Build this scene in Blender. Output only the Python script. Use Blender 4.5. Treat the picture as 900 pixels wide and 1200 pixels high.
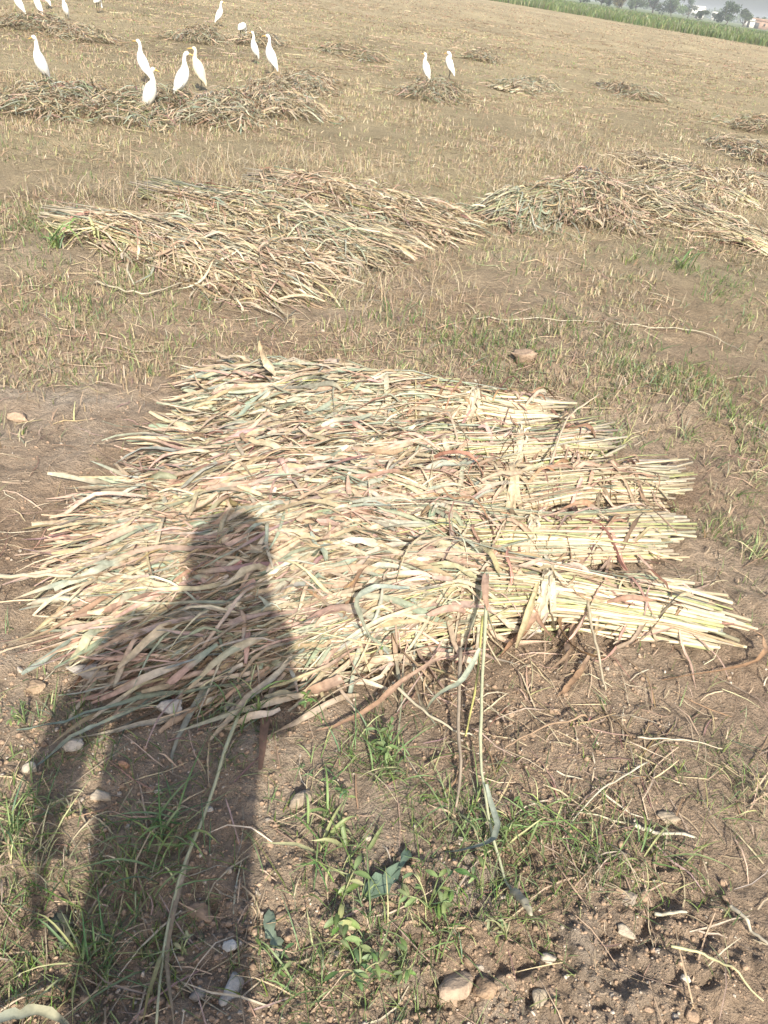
import bpy, math, random
import numpy as np
from mathutils import Vector, Matrix, Quaternion

rng = np.random.default_rng(11)
random.seed(11)
for o in list(bpy.data.objects):
    bpy.data.objects.remove(o, do_unlink=True)
scene = bpy.context.scene
C = scene.collection

# ------------------------------------------------------------------ camera
CAM_H, PITCH, ROLL, FPX = 1.5, math.radians(35.0), math.radians(8.5), 900.0
cam_d = bpy.data.cameras.new('camera')
cam = bpy.data.objects.new('camera', cam_d); C.objects.link(cam)
cam_d.sensor_fit = 'VERTICAL'; cam_d.sensor_height = 24.0; cam_d.sensor_width = 18.0
cam_d.lens = 24.0 * FPX / 1200.0
cam_d.clip_start = 0.02; cam_d.clip_end = 6000
_F = Vector((0, math.cos(PITCH), -math.sin(PITCH)))
_U = Vector((0, math.sin(PITCH), math.cos(PITCH)))
_X = Vector((1, 0, 0))
_R = _X * math.cos(ROLL) + _U * math.sin(ROLL)
_V = -_X * math.sin(ROLL) + _U * math.cos(ROLL)
cam.matrix_world = Matrix(((_R.x, _V.x, -_F.x, 0), (_R.y, _V.y, -_F.y, 0), (_R.z, _V.z, -_F.z, CAM_H), (0, 0, 0, 1)))
scene.camera = cam

# ------------------------------------------------------------------ sky, sun, exposure
SUN_EL, SHADOW_AZ = math.radians(39.3), math.radians(-13.4)      # shadows fall 13 degrees to the west of +Y
world = bpy.data.worlds.new('World'); scene.world = world; world.use_nodes = True
wn = world.node_tree
for n in list(wn.nodes): wn.nodes.remove(n)
sky = wn.nodes.new('ShaderNodeTexSky'); sky.sky_type = 'NISHITA'; sky.sun_disc = False
sky.sun_elevation = SUN_EL
sky.sun_rotation = math.pi + SHADOW_AZ
sky.air_density = 1.0; sky.dust_density = 4.0; sky.ozone_density = 1.0; sky.altitude = 300
bg = wn.nodes.new('ShaderNodeBackground'); bg.inputs['Strength'].default_value = 0.135
wo = wn.nodes.new('ShaderNodeOutputWorld')
wn.links.new(sky.outputs[0], bg.inputs[0]); wn.links.new(bg.outputs[0], wo.inputs[0])
sun_d = bpy.data.lights.new('sun', 'SUN'); sun_d.energy = 4.5; sun_d.angle = math.radians(0.6)
sun_d.color = (1.0, 0.93, 0.80)
sun = bpy.data.objects.new('sun', sun_d); C.objects.link(sun)
_sd = Vector((math.sin(SHADOW_AZ) * math.cos(SUN_EL), math.cos(SHADOW_AZ) * math.cos(SUN_EL), -math.sin(SUN_EL)))
sun.rotation_euler = _sd.to_track_quat('-Z', 'Y').to_euler()
sun.location = (2, -6, 8)
vs = scene.view_settings
vs.view_transform = 'Standard'; vs.look = 'None'; vs.exposure = 0.76; vs.gamma = 1.0; vs.use_curve_mapping = False
scene.cycles.max_bounces = 5; scene.cycles.diffuse_bounces = 2; scene.cycles.glossy_bounces = 2
scene.cycles.transmission_bounces = 3; scene.cycles.volume_bounces = 0; scene.cycles.transparent_max_bounces = 8

# ------------------------------------------------------------------ helpers
def ray(px, py):
    dx, dy = px - 450.0, py - 600.0
    u = dx * math.cos(ROLL) + dy * math.sin(ROLL); v = -dx * math.sin(ROLL) + dy * math.cos(ROLL)
    return np.array([u, FPX * math.cos(PITCH) - v * math.sin(PITCH), -(FPX * math.sin(PITCH) + v * math.cos(PITCH))])
def at(px, py, z=0.0):
    d = ray(px, py); t = (z - CAM_H) / d[2]
    return np.array([0, 0, CAM_H]) + d * t

_perm = np.random.default_rng(5).permutation(512).astype(np.int64)
_perm = np.concatenate([_perm, _perm, _perm])
_ga = np.random.default_rng(6).uniform(0, 2 * np.pi, 512)
_gx, _gy = np.cos(_ga), np.sin(_ga)
def noise2(x, y):
    xi = np.floor(x).astype(np.int64); yi = np.floor(y).astype(np.int64)
    xf, yf = x - xi, y - yi
    u = xf * xf * xf * (xf * (xf * 6 - 15) + 10); v = yf * yf * yf * (yf * (yf * 6 - 15) + 10)
    def g(ix, iy, fx, fy):
        h = _perm[_perm[ix & 511] + (iy & 511)] & 511
        return _gx[h] * fx + _gy[h] * fy
    a = g(xi, yi, xf, yf); b = g(xi + 1, yi, xf - 1, yf)
    c = g(xi, yi + 1, xf, yf - 1); d = g(xi + 1, yi + 1, xf - 1, yf - 1)
    return (a + (b - a) * u) + ((c + (d - c) * u) - (a + (b - a) * u)) * v
def fbm(x, y, f, octv=4, gain=0.5):
    s = 0.0; a = 1.0
    for k in range(octv):
        s = s + a * noise2(x * f + 17.3 * k, y * f - 9.1 * k); f *= 2.03; a *= gain
    return s

def blob(x, y, pts, ):
    s = np.zeros_like(x)
    for (px, py, r) in pts:
        c = at(px, py)
        s = s + np.exp(-((x - c[0]) ** 2 + (y - c[1]) ** 2) / (r * r))
    return s

# a low soil bund runs behind the butts of the sheaves, from (590,420) to (900,560) in the photograph
_b0, _b1 = at(560, 405), at(905, 545)
_bd = (_b1 - _b0)[:2]; _bl = np.linalg.norm(_bd); _bd = _bd / _bl; _bn = np.array([-_bd[1], _bd[0]])
def ground_z(x, y):
    x = np.asarray(x, float); y = np.asarray(y, float)
    r = np.hypot(x, y)
    near = 1.0 / (1.0 + (r / 9.0) ** 4)
    z = 0.030 * fbm(x, y, 0.55, 2) + 0.05 * fbm(x, y, 0.05, 2) * np.clip(r / 40 - 0.2, 0, 1)
    z = z + near * (0.028 * fbm(x, y, 2.3, 2) + 0.018 * fbm(x, y, 7.0, 2))
    lump = np.abs(noise2(x * 11 + 3, y * 11)) * 0.030 + np.abs(noise2(x * 27 + 3, y * 27)) * 0.014 + np.abs(noise2(x * 55, y * 55 + 7)) * 0.006
    z = z + near * lump * np.clip(0.9 + 1.3 * noise2(x * 1.1 + 40, y * 1.1), 0.15, 1.7)
    rough_ = np.clip(blob(x, y, [(690, 1120, .26), (800, 1150, .25), (620, 1060, .2), (560, 860, .2), (680, 790, .22), (520, 1150, .2)]), 0, 1.2)
    z = z + rough_ * (np.abs(noise2(x * 15 + 31, y * 15)) * .030 + np.abs(noise2(x * 34, y * 34 + 5)) * .020 - .006)
    lat = (x - _b0[0]) * _bn[0] + (y - _b0[1]) * _bn[1]
    lon = (x - _b0[0]) * _bd[0] + (y - _b0[1]) * _bd[1]
    win = np.clip((lon + 0.3) / 0.5, 0, 1) * np.clip((_bl + 1.2 - lon) / 0.6, 0, 1)
    st = 1 / (1 + np.exp(-(lat + 0.07 * noise2(lon * 3, lon * 0 + 2)) / 0.035))
    z = z + win * 0.055 * st * np.exp(-np.clip(lat, 0, None) / 0.9)
    return z
def gz(x, y): return float(ground_z(np.array([x]), np.array([y]))[0])

def mk(name, V, Fs, mat, parent=None, col=None, smooth=False):
    V = np.ascontiguousarray(V, dtype=np.float32).reshape(-1, 3)
    me = bpy.data.meshes.new(name)
    me.vertices.add(len(V)); me.vertices.foreach_set('co', V.ravel())
    idx = []; tot = []
    for F in Fs:
        F = np.asarray(F, dtype=np.int32)
        if F.size == 0: continue
        idx.append(F.ravel()); tot.append(np.full(len(F), F.shape[1], np.int32))
    idx = np.concatenate(idx); tot = np.concatenate(tot)
    st = np.concatenate([[0], np.cumsum(tot)[:-1]]).astype(np.int32)
    me.loops.add(len(idx)); me.loops.foreach_set('vertex_index', idx)
    me.polygons.add(len(tot)); me.polygons.foreach_set('loop_start', st); me.polygons.foreach_set('loop_total', tot)
    if smooth: me.polygons.foreach_set('use_smooth', np.ones(len(tot), bool))
    me.update(calc_edges=True)
    if col is not None:
        c = np.ones((len(V), 4), np.float32); c[:, :3] = col
        a = me.attributes.new('col', 'FLOAT_COLOR', 'POINT'); a.data.foreach_set('color', c.ravel())
    if mat is not None: me.materials.append(mat)
    o = bpy.data.objects.new(name, me); C.objects.link(o)
    if parent is not None: o.parent = parent
    return o
def empty(name, loc=(0, 0, 0)):
    o = bpy.data.objects.new(name, None); C.objects.link(o); o.location = tuple(float(v) for v in loc)
    o.empty_display_size = 0.1
    return o
def tag(o, label=None, cat=None, group=None, kind=None):
    if label: o['label'] = label
    if cat: o['category'] = cat
    if group: o['group'] = group
    if kind: o['kind'] = kind
    return o

def frames(P):
    T = np.gradient(P, axis=1); T /= np.linalg.norm(T, axis=2, keepdims=True) + 1e-9
    up = np.array([0, 0, 1.0])
    S = np.cross(T, up); ln = np.linalg.norm(S, axis=2, keepdims=True)
    S = np.where(ln < 0.05, np.array([1.0, 0, 0]), S / (ln + 1e-9))
    return T, S, np.cross(S, T)
def ribbons(P, W, roll, fold=0.3):
    """P (N,n,3) midribs, W (N,n) widths, roll (N,n): V-folded leaf blades -> verts (N,3n,3), quad template"""
    T, S, U = frames(P)
    c, s = np.cos(roll)[..., None], np.sin(roll)[..., None]
    side = S * c + U * s; nor = -S * s + U * c
    fo = np.asarray(fold)
    if fo.ndim == 1: fo = fo[:, None]
    h = W[..., None] * 0.5; f = (W * fo * 0.5)[..., None]
    V = np.stack([P - side * h + nor * f, P, P + side * h + nor * f], axis=2)
    N, n = P.shape[:2]
    F = [[j * 3 + k, j * 3 + k + 1, j * 3 + k + 4, j * 3 + k + 3] for j in range(n - 1) for k in (0, 1)]
    return V.reshape(N, n * 3, 3), np.array(F)
def blades(P, W, roll):
    T, S, U = frames(P)
    side = S * np.cos(roll)[..., None] + U * np.sin(roll)[..., None]
    V = np.stack([P - side * W[..., None] * 0.5, P + side * W[..., None] * 0.5], axis=2)
    N, n = P.shape[:2]
    F = [[j * 2, j * 2 + 1, j * 2 + 3, j * 2 + 2] for j in range(n - 1)]
    return V.reshape(N, n * 2, 3), np.array(F)
def tubes(P, R, k=6):
    T, S, U = frames(P)
    a = np.arange(k) * 2 * np.pi / k
    V = P[:, :, None, :] + R[:, :, None, None] * (np.cos(a)[None, None, :, None] * S[:, :, None, :] + np.sin(a)[None, None, :, None] * U[:, :, None, :])
    N, n = P.shape[:2]
    Q = np.array([[j * k + i, j * k + (i + 1) % k, (j + 1) * k + (i + 1) % k, (j + 1) * k + i] for j in range(n - 1) for i in range(k)])
    E = np.array([list(range(k))[::-1], [(n - 1) * k + i for i in range(k)]])
    return V.reshape(N, n * k, 3), Q, E
def merge(V, F):
    N, m = V.shape[:2]
    return (F[None] + (np.arange(N) * m)[:, None, None]).reshape(-1, F.shape[1])
def vcol(c, m, n_mid=None, jit=0.0):
    """per-item colour (N,3) -> per-vertex colour (N*m,3)"""
    N = len(c); K = np.repeat(c[:, None, :], m, axis=1)
    if jit: K = K * (1 + rng.normal(0, jit, (N, m, 1)))
    if n_mid == 3:
        K = K.copy(); K[:, 1::3] = np.clip(K[:, 1::3] * 1.18 + 0.02, 0, 0.85)
    return np.clip(K, 0.01, 0.9).reshape(-1, 3)

def vgrad(c0, c1, m):
    """blades that change colour along their length, with a pale midrib and dark blotches"""
    N = len(c0); n = m // 3; u = np.linspace(0, 1, n)
    k = np.clip((u[None] - rng.uniform(.1, .9, (N, 1))) * rng.uniform(1.5, 6, (N, 1)) + .5, 0, 1)[..., None]
    K = c0[:, None] * (1 - k) + c1[:, None] * k
    K = K * (1 + rng.normal(0, .10, (N, n, 1)))
    K = np.repeat(K, 3, axis=1); K[:, 1::3] = np.clip(K[:, 1::3] * 1.2 + .015, 0, .8)
    K = K * (1 + rng.normal(0, .05, (N, m, 1)))
    return np.clip(K, .02, .85).reshape(-1, 3)
# ------------------------------------------------------------------ materials
def base_mat(name):
    m = bpy.data.materials.new(name); m.use_nodes = True
    nt = m.node_tree; b = nt.nodes['Principled BSDF']
    return m, nt, b
def attr_mat(name, rough=0.75, spec=0.25, vein=0.0, mottle=0.25, scale=30.0, transl=0.0, bump=0.0, bscale=200.0):
    m, nt, b = base_mat(name)
    at_ = nt.nodes.new('ShaderNodeAttribute'); at_.attribute_name = 'col'
    geo = nt.nodes.new('ShaderNodeNewGeometry')
    nz = nt.nodes.new('ShaderNodeTexNoise'); nz.inputs['Scale'].default_value = scale; nz.inputs['Detail'].default_value = 4
    nt.links.new(geo.outputs['Position'], nz.inputs['Vector'])
    mr = nt.nodes.new('ShaderNodeMapRange'); mr.inputs['From Min'].default_value = 0.25; mr.inputs['From Max'].default_value = 0.75
    mr.inputs['To Min'].default_value = 1 - mottle; mr.inputs['To Max'].default_value = 1 + mottle
    nt.links.new(nz.outputs[0], mr.inputs['Value'])
    mul = nt.nodes.new('ShaderNodeVectorMath'); mul.operation = 'SCALE'
    nt.links.new(at_.outputs['Color'], mul.inputs[0]); nt.links.new(mr.outputs[0], mul.inputs['Scale'])
    nt.links.new(mul.outputs[0], b.inputs['Base Color'])
    b.inputs['Roughness'].default_value = rough; b.inputs['Specular IOR Level'].default_value = spec
    if bump:
        n2 = nt.nodes.new('ShaderNodeTexNoise'); n2.inputs['Scale'].default_value = bscale; n2.inputs['Detail'].default_value = 5
        nt.links.new(geo.outputs['Position'], n2.inputs['Vector'])
        bp = nt.nodes.new('ShaderNodeBump'); bp.inputs['Strength'].default_value = bump; bp.inputs['Distance'].default_value = 0.01
        nt.links.new(n2.outputs[0], bp.inputs['Height']); nt.links.new(bp.outputs[0], b.inputs['Normal'])
    if transl:
        tr = nt.nodes.new('ShaderNodeBsdfTranslucent'); nt.links.new(mul.outputs[0], tr.inputs['Color'])
        mx = nt.nodes.new('ShaderNodeMixShader'); mx.inputs[0].default_value = transl
        out = nt.nodes['Material Output']
        nt.links.new(b.outputs[0], mx.inputs[1]); nt.links.new(tr.outputs[0], mx.inputs[2]); nt.links.new(mx.outputs[0], out.inputs[0])
    return m
def plain_mat(name, col, rough=0.7, spec=0.3, mottle=0.15, scale=20.0, bump=0.0, bscale=80.0, bdist=0.01):
    m, nt, b = base_mat(name)
    tc = nt.nodes.new('ShaderNodeTexCoord')
    nz = nt.nodes.new('ShaderNodeTexNoise'); nz.inputs['Scale'].default_value = scale; nz.inputs['Detail'].default_value = 5
    nt.links.new(tc.outputs['Object'], nz.inputs['Vector'])
    cr = nt.nodes.new('ShaderNodeValToRGB')
    cr.color_ramp.elements[0].position = 0.3; cr.color_ramp.elements[1].position = 0.7
    cr.color_ramp.elements[0].color = tuple(c * (1 - mottle) for c in col) + (1,)
    cr.color_ramp.elements[1].color = tuple(min(0.95, c * (1 + mottle)) for c in col) + (1,)
    nt.links.new(nz.outputs[0], cr.inputs[0]); nt.links.new(cr.outputs[0], b.inputs['Base Color'])
    b.inputs['Roughness'].default_value = rough; b.inputs['Specular IOR Level'].default_value = spec
    if bump:
        n2 = nt.nodes.new('ShaderNodeTexNoise'); n2.inputs['Scale'].default_value = bscale; n2.inputs['Detail'].default_value = 6
        nt.links.new(tc.outputs['Object'], n2.inputs['Vector'])
        bp = nt.nodes.new('ShaderNodeBump'); bp.inputs['Strength'].default_value = bump; bp.inputs['Distance'].default_value = bdist
        nt.links.new(n2.outputs[0], bp.inputs['Height']); nt.links.new(bp.outputs[0], b.inputs['Normal'])
    return m
M_leaf = attr_mat('dry_leaf', 0.6, 0.3, mottle=0.3, scale=70, transl=0.12)
M_stalk = attr_mat('dry_stalk', 0.5, 0.4, mottle=0.18, scale=60)
M_green = attr_mat('green_leaf', 0.5, 0.4, mottle=0.2, scale=60, transl=0.2)
M_clod = attr_mat('soil_clod', 0.95, 0.1, mottle=0.3, scale=70, bump=0.6, bscale=160)
M_stone = attr_mat('stone', 0.85, 0.25, mottle=0.3, scale=60, bump=0.5, bscale=120)

# soil
def soil_material():
    m, nt, b = base_mat('soil')
    L = nt.links; N = nt.nodes.new
    geo = N('ShaderNodeNewGeometry'); at_ = N('ShaderNodeAttribute'); at_.attribute_name = 'col'
    def nz(scale, detail=6, rough=0.6):
        n = N('ShaderNodeTexNoise'); n.inputs['Scale'].default_value = scale; n.inputs['Detail'].default_value = detail
        n.inputs['Roughness'].default_value = rough
        L.new(geo.outputs['Position'], n.inputs['Vector']); return n
    n1, n2, n3 = nz(5.0), nz(38.0, 6, 0.7), nz(170.0, 4, 0.7)
    def mrange(n, lo, hi, a=0.3, c=0.7):
        r = N('ShaderNodeMapRange'); r.inputs['From Min'].default_value = a; r.inputs['From Max'].default_value = c
        r.inputs['To Min'].default_value = lo; r.inputs['To Max'].default_value = hi
        L.new(n.outputs[0], r.inputs['Value']); return r
    r1, r2, r3 = mrange(n1, 0.82, 1.16), mrange(n2, 0.72, 1.25), mrange(n3, 0.78, 1.2)
    m1 = N('ShaderNodeMath'); m1.operation = 'MULTIPLY'; L.new(r1.outputs[0], m1.inputs[0]); L.new(r2.outputs[0], m1.inputs[1])
    m2 = N('ShaderNodeMath'); m2.operation = 'MULTIPLY'; L.new(m1.outputs[0], m2.inputs[0]); L.new(r3.outputs[0], m2.inputs[1])
    sc = N('ShaderNodeVectorMath'); sc.operation = 'SCALE'; L.new(at_.outputs['Color'], sc.inputs[0]); L.new(m2.outputs[0], sc.inputs['Scale'])
    # scattered pale grit
    vo = N('ShaderNodeTexVoronoi'); vo.inputs['Scale'].default_value = 130.0; L.new(geo.outputs['Position'], vo.inputs['Vector'])
    lt = N('ShaderNodeMath'); lt.operation = 'LESS_THAN'; lt.inputs[1].default_value = 0.22; L.new(vo.outputs['Distance'], lt.inputs[0])
    sx = N('ShaderNodeSeparateColor'); L.new(vo.outputs['Color'], sx.inputs[0])
    g2 = N('ShaderNodeMath'); g2.operation = 'GREATER_THAN'; g2.inputs[1].default_value = 0.86; L.new(sx.outputs[0], g2.inputs[0])
    mm = N('ShaderNodeMath'); mm.operation = 'MULTIPLY'; L.new(lt.outputs[0], mm.inputs[0]); L.new(g2.outputs[0], mm.inputs[1])
    mix = N('ShaderNodeMix'); mix.data_type = 'RGBA'; mix.inputs[7].default_value = (0.42, 0.36, 0.28, 1)
    L.new(mm.outputs[0], mix.inputs[0]); L.new(sc.outputs[0], mix.inputs[6])
    L.new(mix.outputs[2], b.inputs['Base Color'])
    b.inputs['Roughness'].default_value = 0.95; b.inputs['Specular IOR Level'].default_value = 0.1
    ad = N('ShaderNodeMath'); ad.operation = 'MULTIPLY_ADD'; L.new(n2.outputs[0], ad.inputs[0]); ad.inputs[1].default_value = 2.2; L.new(n3.outputs[0], ad.inputs[2])
    bp = N('ShaderNodeBump'); bp.inputs['Strength'].default_value = 1.0; bp.inputs['Distance'].default_value = 0.018
    L.new(ad.outputs[0], bp.inputs['Height']); L.new(bp.outputs[0], b.inputs['Normal'])
    return m
M_soil = soil_material()

# ------------------------------------------------------------------ ground: one sheet out to the horizon
def build_ground():
    th_d = np.arange(-46, 46.01, 0.27); th_c = np.linspace(46, 314, 68)[1:-1]
    th = np.radians(np.concatenate([th_d, th_c])); nt_ = len(th)
    r = [0.02, 0.15, 0.3]
    while r[-1] < 1500:
        k = 0.0045 if r[-1] < 4.5 else (0.012 if r[-1] < 30 else 0.05)
        r.append(r[-1] * (1 + k))
    r = np.array(r); nr = len(r)
    # polar sheet centred a little behind the camera's foot
    R, TH = np.meshgrid(r, th, indexing='ij')
    x = R * np.sin(TH); y = R * np.cos(TH) - 0.05
    z = ground_z(x, y)
    V = np.stack([x, y, z], -1).reshape(-1, 3)
    i = np.arange(nr - 1)[:, None]; j = np.arange(nt_)[None, :]; j2 = (j + 1) % nt_
    F = np.stack([i * nt_ + j, i * nt_ + j2, (i + 1) * nt_ + j2, (i + 1) * nt_ + j], -1)[..., ::-1].reshape(-1, 4)
    xs, ys = x.ravel(), y.ravel(); rr = np.hypot(xs, ys)
    soil = np.array([0.345, 0.248, 0.172]); pale = np.array([0.46, 0.362, 0.265]); grey = np.array([0.46, 0.40, 0.33]); dry = np.array([0.385, 0.322, 0.195])
    n = np.clip(0.5 + 1.1 * fbm(xs, ys, 0.9, 3), 0, 1)[:, None]
    c = soil * (1 - n) + pale * n
    gm = np.clip(blob(xs, ys, [(285, 890, .16), (500, 960, .20), (530, 1120, .2), (640, 1080, .2), (20, 780, .2), (40, 480, .4)]) * 0.5 * (0.5 + 1.5 * fbm(xs, ys, 6.0, 4)), 0, 0.6)[:, None]
    c = c * (1 - gm) + grey * gm
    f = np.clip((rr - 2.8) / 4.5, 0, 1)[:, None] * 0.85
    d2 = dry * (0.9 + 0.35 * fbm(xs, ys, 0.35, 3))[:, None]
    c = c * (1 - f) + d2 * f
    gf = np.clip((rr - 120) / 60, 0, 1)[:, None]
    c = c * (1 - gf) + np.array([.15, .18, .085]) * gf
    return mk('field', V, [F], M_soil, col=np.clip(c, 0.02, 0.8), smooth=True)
ground = build_ground()
tag(ground, 'bare brown soil of the harvested field', 'ground', kind='structure')

# ------------------------------------------------------------------ sheaves
PAL = {
    'straw': (0.385, 0.312, 0.208), 'cream': (0.44, 0.385, 0.285), 'pink': (0.375, 0.268, 0.205), 'tan': (0.31, 0.232, 0.158),
    'greygreen': (0.255, 0.272, 0.205), 'olive': (0.19, 0.195, 0.12), 'brown': (0.205, 0.135, 0.092), 'lime': (0.34, 0.345, 0.17), 'rust': (0.29, 0.175, 0.118),
    'butt': (0.50, 0.44, 0.305)}
PALN = list(PAL); PALV = np.array([PAL[k] for k in PALN])
def pick(N, **w):
    p = np.array([w.get(k, 0.0) for k in PALN]); p = p / p.sum()
    c = PALV[rng.choice(len(PALN), N, p=p)]
    return np.clip(c * rng.normal(1.0, 0.12, (N, 1)) + rng.normal(0, 0.012, (N, 3)), 0.03, 0.8)

SX = np.array([-0.2, 0.0, 0.12, 0.30, 0.48, 0.70, 0.88, 1.0, 1.2])
class Sheaf:
    def __init__(s, B, T, H, wid=None, hgt=None, scale=1.0):
        s.B = np.array(B[:2]); s.H = np.array(H[:2]); d = s.H - s.B
        if np.linalg.norm(d) > 2.25: s.B = s.H - d * 2.25 / np.linalg.norm(d); d = s.H - s.B
        s.L = np.linalg.norm(d); s.d = d / s.L; s.n = np.array([-s.d[1], s.d[0]])
        if T is None: s.sT, s.o = 0.31, 0.0
        else:
            q = np.array(T[:2]) - s.B; s.sT = float(np.clip(q @ s.d / s.L, 0.2, 0.5)); s.o = float(q @ s.n)
        s.k = s.o / (s.sT * (1 - s.sT))
        w = np.array([.14, .14, .11, .058, .15, .26, .27, .20, .12]) if wid is None else np.array(wid)
        h = np.array([.05, .07, .10, .135, .185, .165, .10, .05, .0]) if hgt is None else np.array(hgt)
        s.w = w * scale; s.h = h * scale
        s.base = gz(*(s.B * 0.5 + s.H * 0.5))
    def W(s, t): return np.interp(t, SX, s.w)
    def Hh(s, t): return np.interp(t, SX, s.h)
    def pos(s, t, a, b):
        lat = s.k * t * (1 - t) + a * s.W(t)
        xy = s.B + (t * s.L)[..., None] * s.d + lat[..., None] * s.n
        z = ground_z(xy[..., 0], xy[..., 1]) + s.Hh(t) * b * np.sqrt(np.clip(1 - a * a, 0, 1))
        return np.concatenate([xy, z[..., None]], -1)
    def surf(s, x, y):
        q = np.stack([x - s.B[0], y - s.B[1]], -1); t = q @ s.d / s.L; lat = q @ s.n - s.k * t * (1 - t)
        a = lat / s.W(t)
        return s.Hh(t) * np.sqrt(np.clip(1 - a * a, 0, 1)) * ((t > -.05) & (t < 1.15))

def heap_surf(sheaves, x, y):
    z = np.zeros_like(x)
    for s in sheaves: z = np.maximum(z, s.surf(x, y))
    return z

def lay_leaves(sh, heap, N, lmin, lmax, wmin, wmax, spread, t0, t1, depth=0.6, n=8, lift=0.03, cross=0.14, back=0.05, bendy=0.28, crinkle=.3, fray=.0):
    t = t0 + (t1 - t0) * rng.beta(1.15, 1.0, N)
    a = rng.uniform(-1, 1, N) * np.where(rng.random(N) < fray, 1.6, 1.0)
    yaw = rng.normal(0, spread, N) + a * 0.22
    cr = rng.random(N) < cross; yaw[cr] = rng.normal(0, 1.0, cr.sum())
    bk = rng.random(N) < back; yaw[bk] += np.pi
    ln = rng.uniform(lmin, lmax, N)
    lat = sh.k * t * (1 - t) + a * sh.W(t) * 0.97
    xy0 = sh.B + (t * sh.L)[:, None] * sh.d + lat[:, None] * sh.n
    base = math.atan2(sh.d[1], sh.d[0])
    u = np.linspace(0, 1, n)
    bendy = bendy * np.where(rng.random(N) < .18, 2.6, .8); bend = rng.normal(0, 1, N) * bendy; bend2 = rng.normal(0, 1, N) * bendy
    ang = base + yaw[:, None] + bend[:, None] * u + bend2[:, None] * np.sin(u * np.pi * 2) * 0.5
    st = ln[:, None] / (n - 1)
    x = xy0[:, :1] + np.concatenate([np.zeros((N, 1)), np.cumsum(np.cos(ang[:, :-1]) * st, 1)], 1)
    y = xy0[:, 1:] + np.concatenate([np.zeros((N, 1)), np.cumsum(np.sin(ang[:, :-1]) * st, 1)], 1)
    zs = heap_surf(heap, x, y)
    lay = 1.0 - depth * rng.random(N) ** 1.6
    lf = np.abs(rng.normal(0, lift, N))
    g = ground_z(x, y)
    tilt = rng.normal(0, .030, N)[:, None] * (u - .5)
    z = g + 0.006 + zs * lay[:, None] + (lf * .35)[:, None] + tilt * crinkle + lf[:, None] * .6 * np.sin(np.pi * np.clip(u * rng.uniform(.5, 1.6, (N, 1)), 0, 1)) + rng.normal(0, 0.003 + 0.004 * crinkle, (N, n))
    # ease the drop over the heap edge so blades arch rather than kink
    z[:, 1:-1] = 0.5 * z[:, 1:-1] + 0.25 * (z[:, :-2] + z[:, 2:])
    z = np.maximum(z, g + 0.004)
    P = np.stack([x, y, z], -1)
    prof = np.interp(u, [0, .12, .4, .75, 1], [.45, .85, 1.0, .72, .05])
    torn = np.interp(u, [0, .1, .5, .9, 1], [.6, .9, 1.0, .85, .45])
    prof = np.where((rng.random(N) < .55)[:, None], torn[None], prof[None])
    W = (wmin + (wmax - wmin) * rng.random(N) ** 1.7)[:, None] * prof * rng.normal(1, 0.14, (N, n))
    rl = rng.normal(0, 0.45 + .15 * crinkle, N)[:, None] + rng.normal(0, 0.75 + .3 * crinkle, N)[:, None] * u + rng.normal(0, .18 * crinkle, (N, n))
    fold = np.abs(rng.normal(0.35, 0.3, N))
    return P, np.abs(W), rl, fold, lay + lf * 3

def lay_stalks(sh, N, s_end=(0.7, 1.0), r=(0.0035, 0.006), n=9, blunt=0.05):
    a = rng.uniform(-0.97, 0.97, N); b = 1 - 0.75 * rng.random(N) ** 1.5
    s0 = rng.uniform(0, blunt, N) + np.where(rng.random(N) < 0.15, -0.05, 0) + 0.05 * np.abs(a); s1 = rng.uniform(*s_end, N)
    u = np.linspace(0, 1, n)
    t = s0[:, None] + (s1 - s0)[:, None] * u
    aa = np.clip(a[:, None] + rng.normal(0, .12, N)[:, None] * np.sin(u * np.pi * 1.5) + rng.normal(0, .16, N)[:, None] * (u - .3), -1.05, 1.05)
    P = sh.pos(t, aa, np.repeat(b[:, None], n, 1))
    P[..., 2] += 0.008 + rng.normal(0, .010, N)[:, None] * (1 - u) ** 2 + rng.normal(0, .003, (N, n))
    P[..., 2] = np.maximum(P[..., 2], ground_z(P[..., 0], P[..., 1]) + 0.004)
    R = rng.uniform(*r, N)[:, None] * np.interp(u, [0, .5, 1], [1.1, .9, .45])
    return P, R, b

def put(kind, V, Fs, mat, root, col, single=0, smooth=False):
    """first `single` items become objects of their own under root, the rest one joined part"""
    loc = np.array(root.location)
    N, m = V.shape[:2]; V = V - loc
    col = col.reshape(N, m, 3)
    for i in range(min(single, N)):
        mk(kind, V[i], Fs, mat, root, col[i], smooth)
    if N > single:
        W = V[single:]
        o = mk({'leaf': 'leaf_litter', 'stalk': 'stalk_mass', 'seed_head': 'seed_head_mass'}.get(kind, kind), W.reshape(-1, 3), [merge(W, F) for F in Fs], mat, root, col[single:].reshape(-1, 3), smooth)
        o['kind'] = 'stuff'

def seed_heads(P0, D, ln, rad):
    """bristly cylindrical ears from P0 (N,3) along D (N,3)"""
    N = len(P0); n = 12; u = np.linspace(0, 1, n)
    P = P0[:, None] + D[:, None] * (ln[:, None] * u)[..., None]
    P[..., 2] += 0.01 * np.sin(u * np.pi)
    R = rad[:, None] * np.interp(u, [0, .06, .2, .8, 1], [.35, .8, 1, .85, .25]) * np.where(np.arange(n) % 2, 1.1, .88)
    V, Q, E = tubes(P, R, 7)
    V = V + rng.normal(0, 0.0011, V.shape)
    return V, Q, E

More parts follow.
